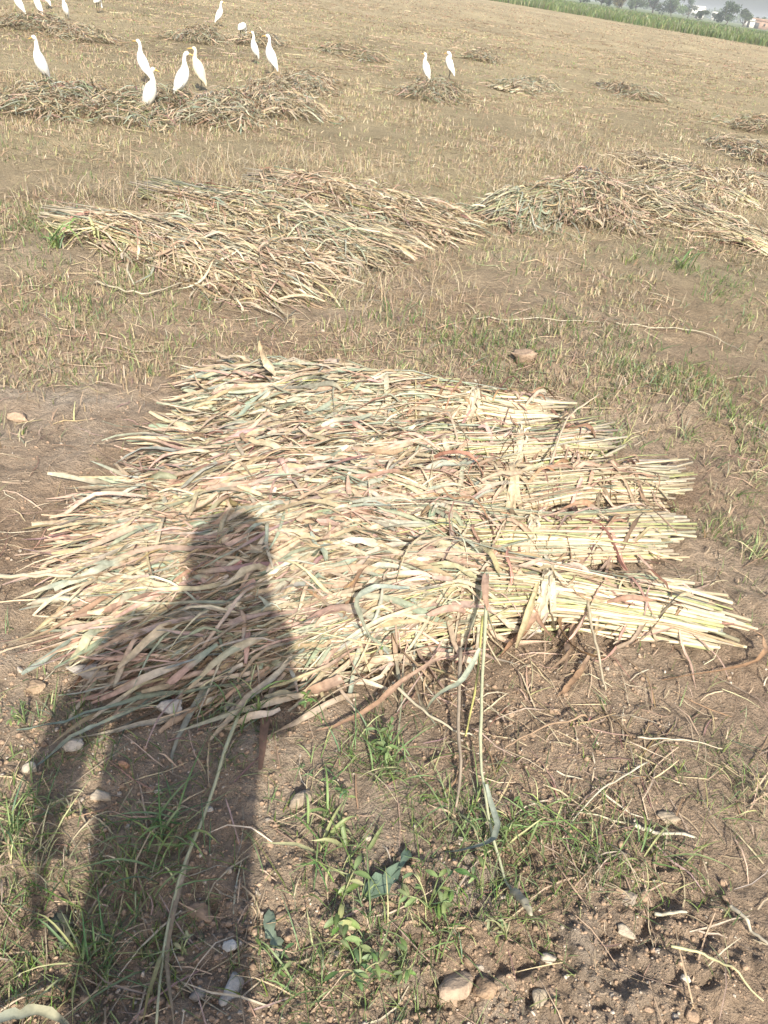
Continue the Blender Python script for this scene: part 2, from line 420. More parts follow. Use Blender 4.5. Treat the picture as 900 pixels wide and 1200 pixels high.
def tie_band(sh, root, col):
    k = 26; th = np.linspace(-0.15, np.pi + 0.15, k); loops = []
    for j in range(3):
        t = sh.sT + (j - 1) * 0.012 + 0.012 * np.sin(th * 1.3 + j)
        a = np.cos(th) * 1.04
        lat = sh.k * t * (1 - t) + a * sh.W(t)
        xy = sh.B + (t * sh.L)[:, None] * sh.d + lat[:, None] * sh.n
        z = ground_z(xy[:, 0], xy[:, 1]) + sh.Hh(t) * np.clip(np.sin(th), 0, 1) * 1.06 + 0.016
        loops.append(np.concatenate([xy, z[:, None]], 1))
    P = np.array(loops); W = np.full(P.shape[:2], 0.026) * rng.normal(1, .15, P.shape[:2])
    V, F = ribbons(P, W, rng.normal(np.pi / 2 * 0, .3, P.shape[:2]), 0.5)
    loc = np.array(root.location)
    band = mk('tie_band', (V - loc).reshape(-1, 3), [merge(V, F)], M_leaf, root, vcol(np.array([col] * 3), V.shape[1], 3, .08))
    # the knot: twisted ends standing up on top of the band
    top = sh.pos(np.array([sh.sT]), np.array([0.12]), np.array([1.0]))[0]
    kp = []
    for j in range(6):
        u = np.linspace(0, 1, 6); an = rng.uniform(0, 6.28); h = rng.uniform(.012, .03); l = rng.uniform(.02, .10)
        kp.append(np.stack([top[0] + np.cos(an) * l * u ** 1.5, top[1] + np.sin(an) * l * u ** 1.5, top[2] + .01 + h * np.sin(u * 2.2)], 1))
    kp = np.array(kp); kW = np.full(kp.shape[:2], .015) * np.interp(np.linspace(0, 1, 6), [0, .5, 1], [.8, 1, .4])
    V, F = ribbons(kp, kW, rng.normal(0, .8, kp.shape[:2]), .6)
    mk('tie_knot', (V - loc).reshape(-1, 3), [merge(V, F)], M_leaf, band, vcol(np.clip(np.array([col] * 6) * 1.25, 0, .78), V.shape[1], 3, .08))

def build_sheaf(label, sh, heap, pal, n_leaf, n_single, n_stalk, stalk_single, leaf=(.22, .50, .016, .036), n_ears=8, tie=True, group=None, spread=.22, lift=.03, stalk_r=(.0035, .006), t0=.36, depth=.6, stalkcol=None, t1=.97, cross=.14, crinkle=.3, over=0, back=.12, fray=.0, nseg=8):
    c = sh.B * .5 + sh.H * .5
    root = empty('crop_sheaf', (c[0], c[1], gz(*c)))
    tag(root, label, 'sheaf', group)
    P, R, b = lay_stalks(sh, n_stalk, r=stalk_r, n=9 if nseg == 8 else 5)
    o = np.argsort(-b); P, R = P[o], R[o]
    V, Q, E = tubes(P, R, 6)
    sc = pick(n_stalk, **(stalkcol or dict(straw=2, cream=3, butt=4, lime=1.4, greygreen=.4)))
    put('stalk', V, [Q, E], M_stalk, root, vcol(sc, V.shape[1], None, .05), stalk_single, False)
    P, W, rl, fold, lay = lay_leaves(sh, heap, n_leaf, *leaf, spread, t0, t1, lift=lift, depth=depth, cross=cross, crinkle=crinkle, back=back, fray=fray, n=nseg)
    o = np.argsort(-lay); P, W, rl, fold = P[o], W[o], rl[o], fold[o]
    V, F = ribbons(P, W, rl, fold)
    put('leaf', V, [F], M_leaf, root, vgrad(pick(n_leaf, **pal), pick(n_leaf, **pal), V.shape[1]), n_single)
    if over:
        P, R, b = lay_stalks(sh, over, s_end=(.75, 1.06), r=(.0016, .0032), n=9 if nseg == 8 else 6, blunt=.5)
        P[..., 2] += .012 + rng.uniform(0, .02, over)[:, None]
        V, Q, E = tubes(P, R, 5)
        put('stem', V, [Q, E], M_stalk, root, vcol(pick(over, straw=4, cream=3, lime=1.4, greygreen=2, tan=1), V.shape[1], None, .05), over if n_single > 100 else 0, False)
    # dry sheath scraps among the stalk butts
    k = max(10, n_leaf // 13)
    P, W, rl, fold, lay = lay_leaves(sh, heap, k, .06, .26, .006, .018, .6, .08, .46, lift=.03, cross=.5, back=.3, bendy=.5, crinkle=1.0)
    V, F = ribbons(P, W, rl, fold)
    put('sheath', V, [F], M_leaf, root, vcol(pick(k, brown=2, rust=2, pink=2, tan=2, straw=1), V.shape[1], 3, .07), 0)
    if n_ears:
        a = rng.uniform(-1, 1, n_ears); t = rng.uniform(.82, 1.04, n_ears)
        p = sh.pos(t, a, np.full(n_ears, 1.0)); p[:, 2] += .015
        an = math.atan2(sh.d[1], sh.d[0]) + rng.normal(0, .35, n_ears)
        D = np.stack([np.cos(an), np.sin(an), rng.normal(-.12, .08, n_ears)], 1)
        V, Q, E = seed_heads(p, D, rng.uniform(.07, .14, n_ears), rng.uniform(.007, .010, n_ears))
        put('seed_head', V, [Q, E], M_stalk, root, vcol(pick(n_ears, straw=2, cream=3, greygreen=1), V.shape[1], None, .12), n_ears)
    if tie: tie_band(sh, root, PAL['cream'] if rng.random() < .5 else PAL['straw'])
    return root

g_main = 'tied sheaves in the nearest heap'
main = [
    (Sheaf(at(846, 738), at(627, 712), at(190, 736), scale=.95, wid=[.17, .17, .13, .068, .15, .26, .27, .2, .12]), 'nearest tied sheaf, pale butts fanning over bare soil, the shadow across its leaves', dict(straw=4, cream=3, pink=3, tan=1.8, greygreen=3.4, brown=.6)),
    (Sheaf(at(785, 634), at(612, 650), at(110, 692), scale=.95), 'second sheaf from the front of the nearest heap, knotted below brown leaf scraps', dict(straw=4, cream=3, pink=3.4, tan=1.8, greygreen=3, brown=.8, rust=.4)),
    (Sheaf(at(790, 566), at(584, 602), at(140, 625), scale=1.02), 'middle sheaf of the nearest heap with thick straw-coloured tie and bright butts', dict(straw=3, cream=2.5, pink=4, tan=2, greygreen=2.8, brown=.9, rust=.8)),
    (Sheaf(at(712, 522), at(598, 550), at(215, 560), scale=1.0), 'fourth sheaf from the front of the nearest heap with reddish dry leaves', dict(straw=3, cream=2.5, pink=4, tan=2, greygreen=2.6, brown=.8, rust=.8)),
    (Sheaf(at(655, 492), at(548, 500), at(262, 470), scale=1.0), 'rearmost sheaf of the nearest heap, greyish green leaves crowning its far edge', dict(straw=3, cream=2.5, pink=1.6, tan=2, greygreen=4.5)),
]
heapM = [m[0] for m in main]
for sh, lb, pal in main:
    build_sheaf(lb, sh, heapM, pal, 3000, 270, 150, 120, leaf=(.07, .36, .004, .022), n_ears=9, group=g_main, lift=.024, t1=.95, spread=.27, cross=.20, fray=.04, crinkle=1.0, over=100, back=.10, t0=.44)

g_mid = 'loose sheaves in the middle heaps'
LOW = [.04, .06, .08, .11, .13, .12, .09, .05, .0]
WDE = [.16, .18, .18, .18, .25, .32, .34, .28, .18]
mid1 = [
    (Sheaf(at(60, 262), None, at(365, 335), wid=WDE, hgt=LOW), 'sheaf of the middle heap with pale butts beside green weeds', dict(straw=4, cream=2, pink=1.5, tan=3, brown=.8, greygreen=1)),
    (Sheaf(at(170, 226), None, at(455, 305), wid=WDE, hgt=LOW, scale=1.15), 'sheaf in the centre of the middle heap with grey green leaves on top', dict(straw=3, cream=1, tan=2, pink=1, greygreen=2.6, olive=.6)),
    (Sheaf(at(290, 212), None, at(545, 272), wid=WDE, hgt=LOW), 'sheaf whose leafy tips reach toward the dark drooping bunch', dict(straw=4, cream=1.5, tan=3, pink=1.2, greygreen=1, brown=.6)),
]
mid2 = [
    (Sheaf(at(740, 232), None, at(572, 262), scale=.85, hgt=[.05, .07, .10, .15, .20, .24, .22, .14, 0]), 'sheaf ending in a dark grey green drooping bunch of leaves', dict(greygreen=3, olive=2, tan=2, straw=1.5, brown=.6)),
    (Sheaf(at(690, 186), None, at(690, 268), wid=WDE, hgt=LOW, scale=1.1), 'sheaf with bright straw butts pointing away and leaves toward the camera', dict(straw=4, cream=1.5, tan=3, pink=1.5, brown=1, greygreen=.6)),
    (Sheaf(at(935, 308), None, at(715, 225), wid=WDE, hgt=LOW), 'pale stalked sheaf spread down toward the edge of the green grass', dict(straw=4, cream=2.5, tan=2, pink=1, greygreen=.8)),
    (Sheaf(at(935, 215), None, at(765, 228), wid=WDE, hgt=LOW, scale=1.1), 'sheaf behind the pale stalked one with a dark tuft sticking up', dict(straw=3, cream=1, tan=2, olive=1, brown=1, greygreen=1)),
    (Sheaf(at(880, 245), None, at(745, 188), wid=WDE, hgt=LOW), 'bleached flat sheaf crossing behind the right middle heap', dict(straw=4, cream=3, tan=2)),
]
for grp in (mid1, mid2):
    hp = [m[0] for m in grp]
    for sh, lb, pal in grp:
        build_sheaf(lb, sh, hp, pal, 1900, 60, 110, 30, leaf=(.10, .36, .004, .017), n_ears=4, group=g_mid, spread=.42, lift=.036, tie=False, t0=.2, cross=.30, crinkle=.8, over=130, fray=.38, nseg=6)

g_far = 'small sheaf heaps across the back of the field'
dark = dict(olive=2.6, brown=1.8, tan=3, straw=2.6, greygreen=2.4)
strw = dict(straw=3, tan=3, cream=.8, greygreen=2, olive=1, brown=.8)
far = [
    ((110, 108), (15, 138), 'dark leafy sheaf lying under the lone egret at the left edge', dark),
    ((225, 112), (110, 146), 'sheaf at the feet of the two overlapping egrets', dark),
    ((285, 112), (235, 156), 'sheaf whose tan leaves fan toward the camera below the largest egret', strw),
    ((300, 100), (355, 150), 'sheaf closing the back heap with straw tips near its far end', strw),
    ((395, 92), (310, 118), 'sheaf behind the back heap under two upright egrets', strw),
    ((90, 22), (-10, 45), 'sheaf under the three egrets at the top left corner', dark),
    ((40, 28), (115, 52), 'tan sheaf beside the thin necked egret at the top', strw),
    ((255, 32), (205, 62), 'small dark heap under the highest standing egret', dark),
    ((335, 38), (265, 68), 'straw sheaf behind the hunched egret', strw),
    ((380, 60), (440, 72), 'small flat sheaf alone between the egret groups', dark),
    ((540, 98), (470, 126), 'dark clumped sheaf just below the left egret of the pair', dark),
    ((560, 112), (655, 98), 'long grey green sheaf right of the egret pair', dict(greygreen=3, tan=2, straw=2, olive=1)),
    ((590, 62), (535, 80), 'small dark sheaf behind the right egret of the pair', dark),
    ((705, 100), (765, 120), 'solitary dark sheaf in the open field on the right', dark),
    ((840, 168), (905, 192), 'flat straw sheaf cut by the right edge above the middle heap', strw),
    ((905, 140), (870, 160), 'small sheaf end showing at the right edge', dark),
]
for (b, h, lb, pal) in far:
    B, H = at(*b), at(*h)
    L = np.linalg.norm((H - B)[:2]); k = min(1.0, 1.9 / L) if L > 1.9 else 1.0
    m_ = (B + H) / 2
    if L > 2.2: B, H = m_ + (B - m_) * 2.2 / L, m_ + (H - m_) * 2.2 / L
    if L < 1.4: B, H = m_ + (B - m_) * 1.4 / L, m_ + (H - m_) * 1.4 / L
    sh = Sheaf(B, None, H, wid=[.2, .24, .26, .30, .36, .42, .42, .34, .2], hgt=[.03, .05, .08, .11, .14, .14, .12, .07, 0])
    build_sheaf(lb, sh, [sh], pal, 1000, 0, 60, 0, leaf=(.10, .36, .006, .017), n_ears=0, group=g_far, spread=.55, lift=.05, tie=False, t0=.05, cross=.32, crinkle=.8, fray=.3, nseg=5)

# ------------------------------------------------------------------ egrets
M_feather = plain_mat('white_feather', (0.78, 0.77, 0.72), 0.8, 0.2, 0.06, 30, 0.15, 60)
M_feather_grey = plain_mat('grey_white_feather', (0.62, 0.60, 0.54), 0.8, 0.2, 0.08, 30, 0.15, 60)  # evenly greyer plumage, used for the one greyish egret
M_buff = plain_mat('buff_feather', (0.66, 0.58, 0.44), 0.8, 0.2, 0.1, 25, 0.15, 60)
M_bill = plain_mat('yellow_bill', (0.62, 0.40, 0.12), 0.45, 0.4, 0.1)
M_leg = plain_mat('dark_leg', (0.06, 0.06, 0.045), 0.6, 0.3, 0.2)
M_eye = plain_mat('black_eye', (0.01, 0.01, 0.01), 0.2, 0.5, 0.0)

def tube_mesh(name, pts, rad, mat, parent, k=12, flat=None, twist=None):
    P = np.array(pts, float)
    n0 = len(P); uu = np.linspace(0, n0 - 1, (n0 - 1) * 3 + 1)
    def cr(A):
        A = np.asarray(A, float); out = []
        for t in uu:
            i = min(int(t), n0 - 2); f = t - i
            p0, p1, p2, p3 = A[max(i - 1, 0)], A[i], A[i + 1], A[min(i + 2, n0 - 1)]
            out.append(0.5 * ((2 * p1) + (p2 - p0) * f + (2 * p0 - 5 * p1 + 4 * p2 - p3) * f * f + (3 * p1 - p0 - 3 * p2 + p3) * f ** 3))
        return np.array(out)
    PP = cr(P); RR = np.clip(cr(np.array(rad)), .0006, None)
    T = np.gradient(PP, axis=0); T /= np.linalg.norm(T, axis=1, keepdims=True) + 1e-9
    Y = np.array([0, 1.0, 0])                                  # birds are built in the XZ plane: Y is sideways
    U = np.cross(T, Y); U /= np.linalg.norm(U, axis=1, keepdims=True) + 1e-9
    fl = np.ones(len(PP)) if flat is None else cr(np.array(flat))
    a = np.arange(k) * 2 * np.pi / k
    V = PP[:, None] + RR[:, None, None] * (np.cos(a)[None, :, None] * U[:, None] + (np.sin(a)[None, :] * fl[:, None])[..., None] * Y)
    n = len(PP)
    Q = [[j * k + i, j * k + (i + 1) % k, (j + 1) * k + (i + 1) % k, (j + 1) * k + i] for j in range(n - 1) for i in range(k)]
    E = [list(range(k))[::-1], [(n - 1) * k + i for i in range(k)]]
    return mk(name, V.reshape(-1, 3), [np.array(Q), np.array(E)], mat, parent, smooth=True)

def egret(label, px, py, face, pose, height=.50, body_mat=None, head_mat=None, lean=0.0):
    """face: heading angle (0 = +X, to the right in the photograph)"""
    p = at(px, py); z = gz(p[0], p[1])
    root = empty('egret', (p[0], p[1], z)); root.rotation_euler = (0, 0, face)
    tag(root, label, 'egret', 'white egrets standing in the field')
    k = height / .515; root.scale = (k, k, k)
    bm = body_mat or M_feather
    # trunk: tail low at the back, breast high at the front, neck and head continuous with it
    if pose == 'tall':
        pts = [(-.085, .075), (-.070, .105), (-.042, .155), (-.008, .215), (.018, .270), (.030, .315), (.030, .355), (.028, .40), (.035, .44), (.056, .458), (.078, .455)]
        rad = [.008, .024, .050, .064, .060, .043, .027, .019, .018, .0215, .010]
    elif pose == 'tuck':
        pts = [(-.105, .085), (-.085, .115), (-.05, .165), (-.01, .225), (.02, .275), (.025, .312), (.012, .338), (.018, .368), (.036, .384), (.056, .386), (.074, .380)]
        rad = [.006, .020, .044, .060, .058, .045, .031, .024, .0225, .021, .010]
    elif pose == 'alert':
        pts = [(-.08, .07), (-.067, .10), (-.042, .15), (-.012, .21), (.012, .265), (.03, .305), (.042, .335), (.038, .372), (.032, .41), (.048, .438), (.072, .436)]
        rad = [.008, .024, .050, .065, .062, .045, .030, .021, .0185, .0215, .010]
    else:  # hunched or feeding: head lowered in front
        pts = [(-.13, .19), (-.105, .205), (-.06, .22), (-.01, .235), (.045, .245), (.08, .235), (.105, .205), (.115, .165), (.125, .125), (.14, .10), (.155, .085)]
        rad = [.006, .022, .046, .060, .054, .036, .023, .018, .0165, .0195, .010]
    P3 = [(x, 0, zz) for x, zz in pts]
    flat = [.8, .82, .8, .78, .8, .88, .95, 1, 1, .9, .8]
    tube_mesh('body', P3, rad, bm, root, 14, flat)
    hx, hz = pts[-1]; dx, dz = pts[-1][0] - pts[-2][0], pts[-1][1] - pts[-2][1]
    l = math.hypot(dx, dz); dx, dz = dx / l, dz / l
    tube_mesh('bill', [(hx - .006 * dx, 0, hz - .006 * dz), (hx + .02 * dx, 0, hz + .02 * dz), (hx + .058 * dx, 0, hz + .058 * dz - .003)], [.0085, .0058, .0008], M_bill, root, 8, [.8, .8, .8])
    for sgn in (-1, 1):
        # folded wing lying on the flank
        if pose == 'feed': w = [(.05, .25), (.0, .245), (-.06, .228), (-.12, .205), (-.155, .19)]
        else: w = [(pts[5][0] - .008, pts[5][1] - .025), (pts[4][0] - .02, pts[4][1] - .04), (pts[2][0] + .01, pts[2][1] + .015), (pts[1][0] - .006, pts[1][1] + .005), (pts[0][0] - .012, pts[0][1] - .022)]
        wing = tube_mesh('wing', [(x, sgn * yy, zz) for (x, zz), yy in zip(w, (.026, .036, .032, .016, .004))], [.012, .040, .040, .022, .004], head_mat or bm, root, 12, [.5, .36, .36, .4, .5])
        ex, ez = pts[-2]
        V, F = ico(1); mk('eye', V * .0035 + np.array([ex + .010 * dx, sgn * .0165, ez + .005]), [F], M_eye, root, smooth=True)
        # leg with its backward-pointing ankle joint and toes
        fx = .012 * sgn
        leg = tube_mesh('leg', [(-.03, sgn * .022, .185), (-.022, sgn * .023, .14), (-.035, sgn * .024, .095), (-.026, sgn * .025, .05), (-.020 + fx, sgn * .026, .006)], [.014, .0065, .0052, .0042, .0042], M_leg, root, 8)
        for ta in (-.5, 0, .5, 3.14):
            tube_mesh('toe', [(-.020 + fx, sgn * .026, .007), (-.020 + fx + .022 * math.cos(ta), sgn * .026 + .022 * math.sin(ta), .005), (-.020 + fx + .042 * math.cos(ta), sgn * .026 + .042 * math.sin(ta), .003)], [.0035, .0028, .0012], M_leg, leg, 6)
    return root
_ico_cache = {}
def ico(sub):
    if sub not in _ico_cache:
        import bmesh
        bm = bmesh.new(); bmesh.ops.create_icosphere(bm, subdivisions=sub, radius=1.0)
        bm.verts.ensure_lookup_table()
        V = np.array([v.co[:] for v in bm.verts]); F = np.array([[v.index for v in f.verts] for f in bm.faces]); bm.free()
        _ico_cache[sub] = (V, F)
    return _ico_cache[sub]
R_ = math.radians
egret('white egret at the top left corner, head cut off by the frame edge', 24, 20, R_(200), 'tall', .50)
egret('white egret beside the corner one, leaning body, head above the frame', 46, 21, R_(160), 'tall', .50)
egret('half hidden white egret just behind the second one in the top left corner', 55, 10, R_(170), 'tall', .50)
egret('slim cream white egret with its neck cut by the top edge', 78, 25, R_(265), 'alert', .47)
egret('white egret bending to feed at the very top edge', 116, 16, R_(80), 'feed', .50)
egret('lone white egret facing the camera above the dark sheaf at far left', 51, 102, R_(250), 'tall', .52)
egret('white egret with straight neck and bill pointing left, above a greyish one', 169, 98, R_(175), 'tall', .50)
egret('greyish white egret looking right in front of the dark heap', 177, 137, R_(-20), 'alert', .53, M_feather_grey)
egret('largest bright white egret in profile facing right beside a buff one', 214, 119, R_(5), 'tall', .55)
egret('buff backed egret half hidden behind the largest white one', 233, 106, R_(190), 'alert', .52, M_buff, M_buff)
egret('highest white egret standing alone on a small heap facing right', 257, 31, R_(15), 'tall', .52)
egret('hunched white egret with its head lowered out of sight', 284, 50, R_(75), 'feed', .56)
egret('white egret standing upright facing camera, thinner of the two above the heap', 298, 75, R_(230), 'tall', .47)
egret('upright white egret with bill to the left, right of the group', 317, 90, R_(195), 'tall', .56)
egret('left egret of the separate pair, neck drawn in an S', 497, 98, R_(170), 'alert', .50)
egret('right egret of the separate pair, neck tucked into its shoulders', 524, 93, R_(165), 'tuck', .55)

# ------------------------------------------------------------------ soil clods and stones
def lumps(N, x, y, r, cols, sub=1, flat=(.5, .9), sink=.3):
    V0, F = ico(sub)
    J = V0[None] * (1 + rng.normal(0, .2 if sub == 1 else .13, (N, len(V0), 1))) + rng.normal(0, .08, (N, len(V0), 3))
    if sub > 1:
        for _ in range(9):
            nn = rng.normal(size=(N, 3)); nn /= np.linalg.norm(nn, axis=1, keepdims=True); c_ = rng.uniform(.4, .8, N)
            dd = np.einsum('nvk,nk->nv', J, nn) - c_[:, None]
            J = J - nn[:, None] * np.clip(dd, 0, None)[..., None] * .92
    S = np.stack([rng.uniform(.6, 1.4, N), rng.uniform(.6, 1.4, N), rng.uniform(*flat, N)], 1)
    J = J * S[:, None] * r[:, None, None]
    an = rng.uniform(0, 6.28, N); c, s = np.cos(an)[:, None], np.sin(an)[:, None]
    X = J[..., 0] * c - J[..., 1] * s + x[:, None]; Y = J[..., 0] * s + J[..., 1] * c + y[:, None]
    Z = J[..., 2] + (ground_z(x, y) + r * S[:, 2] * (1 - sink) * .6)[:, None]
    V = np.stack([X, Y, Z], -1)
    return V, F, np.repeat(cols[:, None], len(V0), 1)
def wedge(N, r0, r1, half=50, power=1.0):
    """random spots in the sector in front of the camera"""
    u = rng.random(N); r = r0 + (r1 - r0) * u ** power
    t = np.radians(rng.uniform(-half, half, N))
    return r * np.sin(t), r * np.cos(t)
def crumb_field(name, label, N, r0, r1, rmin, rmax, shape, sub, grey):
    x, y = wedge(N, r0, r1)
    keep = (0.16 + 1.1 * noise2(x * 1.6 + 9, y * 1.6) + 1.0 * blob(x, y, [(700, 800, .28), (680, 1110, .3), (560, 870, .25), (60, 800, .25), (240, 860, .25), (250, 1100, .2), (430, 1100, .2), (620, 430, .2)])) > rng.random(N)
    keep &= ~(heap_surf(heapM, x, y) > .03)
    x, y = x[keep], y[keep]; N = len(x)
    r = np.clip(rmin + (rmax - rmin) * rng.gamma(shape, .12, N), rmin, rmax)
    br = np.array([.32, .23, .16]); gr = np.array([.43, .37, .30])
    m = (rng.random(N) < grey)[:, None]
    V, F, cc = lumps(N, x, y, r, np.where(m, gr, br) * rng.normal(1, .13, (N, 1)), sub, (.55, 1.0), .5)
    o = mk(name, V.reshape(-1, 3), [merge(V, F)], M_clod, col=np.clip(cc, .03, .7).reshape(-1, 3), smooth=False)
    tag(o, label, 'soil', kind='stuff')
crumb_field('soil_crumbs', 'fine loose crumbs of brown soil on the ground', 34000, .45, 2.9, .0018, .010, .9, 1, .10)
crumb_field('soil_clods', 'scattered small brown clods lying among the crumbs', 1500, .45, 3.8, .006, .024, .8, 2, .04)

def stone(label, px, py, wpx, col, flat=.6, name='stone', aspect=1.25, rot=0.0, rough=.14):
    p = at(px, py); d = math.hypot(math.hypot(p[0], p[1]), CAM_H)
    w = wpx * d * .97 / 900 / 2
    V0, F = ico(3)
    q = np.random.default_rng(int(px * 7 + py))
    # faceted: cut the ball by random planes
    V = V0.copy()
    for _ in range(14 if name == 'stone' else 22):
        n = q.normal(size=3); n /= np.linalg.norm(n); c = q.uniform(.42, .8)
        dd = V @ n; V = np.where((dd > c)[:, None], V - n * (dd - c)[:, None] * .9, V)
    nn = noise2(V[:, 0] * 2.5 + px, V[:, 1] * 2.5 + V[:, 2] * 2 + py) * (.2 if name == 'stone' else .5) + noise2(V[:, 0] * 6 + py, V[:, 1] * 6 - V[:, 2] * 5) * (.08 if name == 'stone' else .22)
    V = V * (1 + nn[:, None] + rough * .12 * q.normal(size=(len(V), 1)))
    V = V * np.array([aspect, 1 / aspect ** .5, flat]) * w
    c, s = math.cos(rot), math.sin(rot)
    V = np.stack([V[:, 0] * c - V[:, 1] * s, V[:, 0] * s + V[:, 1] * c, V[:, 2]], 1)
    o = mk(name, V, [F], M_stone if name == 'stone' else M_clod, None, np.array(col) * np.array([.78, .74, .68]) * np.ones((len(V), 1)), smooth=False)
    o.location = (p[0], p[1], gz(p[0], p[1]) + w * flat * .35)
    return tag(o, label, name.replace('_', ' '), 'stones on the soil' if name == 'stone' else None)
stone('large angular tan stone with a flat top near the bottom edge', 536, 1158, 46, (.42, .34, .27), .7, rot=.3)
stone('small brown stone touching the large angular one', 566, 1166, 28, (.38, .28, .20), .7)
stone('pale grey stone at the edge of the shadow near the bottom', 274, 1158, 34, (.52, .51, .49), .6, rot=1.2)
stone('smooth small white stone above the pale grey one in shadow', 270, 1110, 17, (.62, .62, .60), .8, aspect=1.05)
stone('flat brown stone in the shadow beside the long pale stalk', 236, 1066, 34, (.36, .27, .20), .4, rot=.4)
stone('white stone in shadow just below the leaf tips', 201, 834, 32, (.55, .53, .50), .7)
stone('long grey stone under the drooping leaf ends', 103, 791, 40, (.42, .40, .38), .55, aspect=1.6)
stone('rounded brown clod left of the long grey stone', 42, 806, 28, (.40, .31, .23), .7, 'soil_clod')
stone('rough grey stone beside the shadow in green weeds', 351, 941, 30, (.42, .36, .29), .8, rot=1.3)
stone('white pebble at the shadow edge on the left', 87, 877, 22, (.55, .52, .47), .8, aspect=1.1)
stone('pale pebble left of the arm shadow', 38, 905, 18, (.54, .50, .43), .8, aspect=1.1)
stone('pale stone half buried in the lit gap of the shadow', 117, 938, 22, (.50, .44, .36), .6)
stone('dark grey round stone in the bottom shadow', 229, 1166, 20, (.28, .27, .26), .7, aspect=1.05)
stone('tiny white pebble in the middle of the shadow', 186, 929, 10, (.6, .58, .54), .8)
stone('tiny white pebble in the shadow near the stalk', 246, 950, 11, (.6, .58, .54), .8)
stone('small reddish stone in the shadow', 146, 905, 12, (.42, .26, .18), .8)
stone('big lumpy soil clod behind the sheaf butts', 612, 428, 38, (.40, .31, .245), .6, 'clod')
stone('pale flat clod on the bare soil at the left edge', 20, 490, 30, (.46, .36, .28), .5, 'clod')
stone('pale stone among straw at the lower right', 730, 1098, 20, (.46, .41, .34), .6)
stone('flat pale stone by bent straw at the right', 783, 958, 24, (.44, .38, .30), .5)
stone('grey pebble near the bottom right stalk', 735, 1058, 22, (.42, .37, .31), .6)
stone('tan pebble below the large stone cluster', 632, 1176, 22, (.46, .40, .32), .7)
stone('pale pebble in the grey patch at the bottom', 640, 1130, 16, (.5, .46, .4), .7)

# ------------------------------------------------------------------ stubble, dry grass, green grass, straw litter
def inside_heap(x, y, grow=0.0):
    return heap_surf(heapM, x, y) > 0.02
def standing(name, label, cat, N, r0, r1, power, hmin, hmax, w0, cols, lean=.35, n=3, mask=None, mat=M_leaf, wgrow=0.0):
    m_ = 7; x, y = wedge(N // m_, r0, r1, 48 if r0 < 2.9 else 40, power); N = len(x) * m_
    k = ~inside_heap(x, y)
    if mask is not None: k &= np.clip(mask(x, y), 0, 1) > rng.random(len(x))
    x, y = x[k], y[k]; sp_ = .012 + .006 * np.hypot(x, y)
    x = (x[:, None] + rng.normal(0, 1, (len(x), m_)) * sp_[:, None]).ravel(); y = (y[:, None] + rng.normal(0, 1, (len(y), m_)) * sp_[:, None]).ravel(); N = len(x)
    h = rng.uniform(hmin, hmax, N); u = np.linspace(0, 1, n)
    an = rng.uniform(0, 6.28, N); ln = np.abs(rng.normal(0, lean, N)) * h
    g = ground_z(x, y)
    P = np.stack([x[:, None] + (np.cos(an) * ln)[:, None] * u ** 1.6, y[:, None] + (np.sin(an) * ln)[:, None] * u ** 1.6, g[:, None] - .006 + h[:, None] * (u - .25 * u * u * (ln / h)[:, None])], -1)
    dist = np.hypot(x, y)
    W = (w0 + wgrow * dist)[:, None] * np.interp(u, [0, .6, 1], [1, .8, .25])[None] * rng.uniform(.6, 1.3, (N, 1))
    # turn each blade about the vertical
    ro = rng.uniform(0, 6.28, N); sd = np.stack([np.cos(ro), np.sin(ro), 0 * ro], 1)
    V = np.stack([P - sd[:, None] * W[..., None] / 2, P + sd[:, None] * W[..., None] / 2], 2).reshape(N, n * 2, 3)
    F = np.array([[j * 2, j * 2 + 1, j * 2 + 3, j * 2 + 2] for j in range(n - 1)])
    o = mk(name, V.reshape(-1, 3), [merge(V, F)], mat, col=vcol(pick(N, **cols), n * 2, None, .05))
    return tag(o, label, cat, kind='stuff')
def lying(name, label, cat, N, r0, r1, power, lmin, lmax, w0, cols, mask=None, wgrow=0.0, mat=M_leaf, n=4, curl=.5, lift=.01):
    x0, y0 = wedge(N, r0, r1, 48 if r0 < 2.9 else 40, power)
    k = ~inside_heap(x0, y0)
    if mask is not None: k &= mask(x0, y0) > rng.random(N)
    x0, y0 = x0[k], y0[k]; N = len(x0)
    l = rng.uniform(lmin, lmax, N); an = rng.uniform(0, 6.28, N); cv = rng.normal(0, curl, N)
    u = np.linspace(0, 1, n); A = an[:, None] + cv[:, None] * u
    st = (l / (n - 1))[:, None]
    x = x0[:, None] + np.concatenate([np.zeros((N, 1)), np.cumsum(np.cos(A[:, :-1]) * st, 1)], 1)
    y = y0[:, None] + np.concatenate([np.zeros((N, 1)), np.cumsum(np.sin(A[:, :-1]) * st, 1)], 1)
    z = ground_z(x, y) + .004 + np.abs(rng.normal(0, lift, N))[:, None] * np.sin(np.pi * u * rng.uniform(.5, 1, (N, 1)))
    P = np.stack([x, y, z], -1)
    W = (w0 + wgrow * np.hypot(x0, y0))[:, None] * np.interp(u, [0, .3, 1], [.7, 1, .4]) * rng.uniform(.5, 1.4, (N, 1))
    V, F = ribbons(P, W, rng.normal(0, .5, (N, 1)) + np.zeros((N, n)), .5)
    o = mk(name, V.reshape(-1, 3), [merge(V, F)], mat, col=vcol(pick(N, **cols), n * 3, 3, .05))
    return tag(o, label, cat, kind='stuff')
green_spots = [(740, 460, .55), (660, 420, .4), (800, 470, .5), (860, 350, .5), (800, 310, .4), (890, 500, .4), (560, 430, .3), (100, 290, .5), (30, 270, .4), (200, 310, .4), (470, 380, .35), (120, 380, .3)]
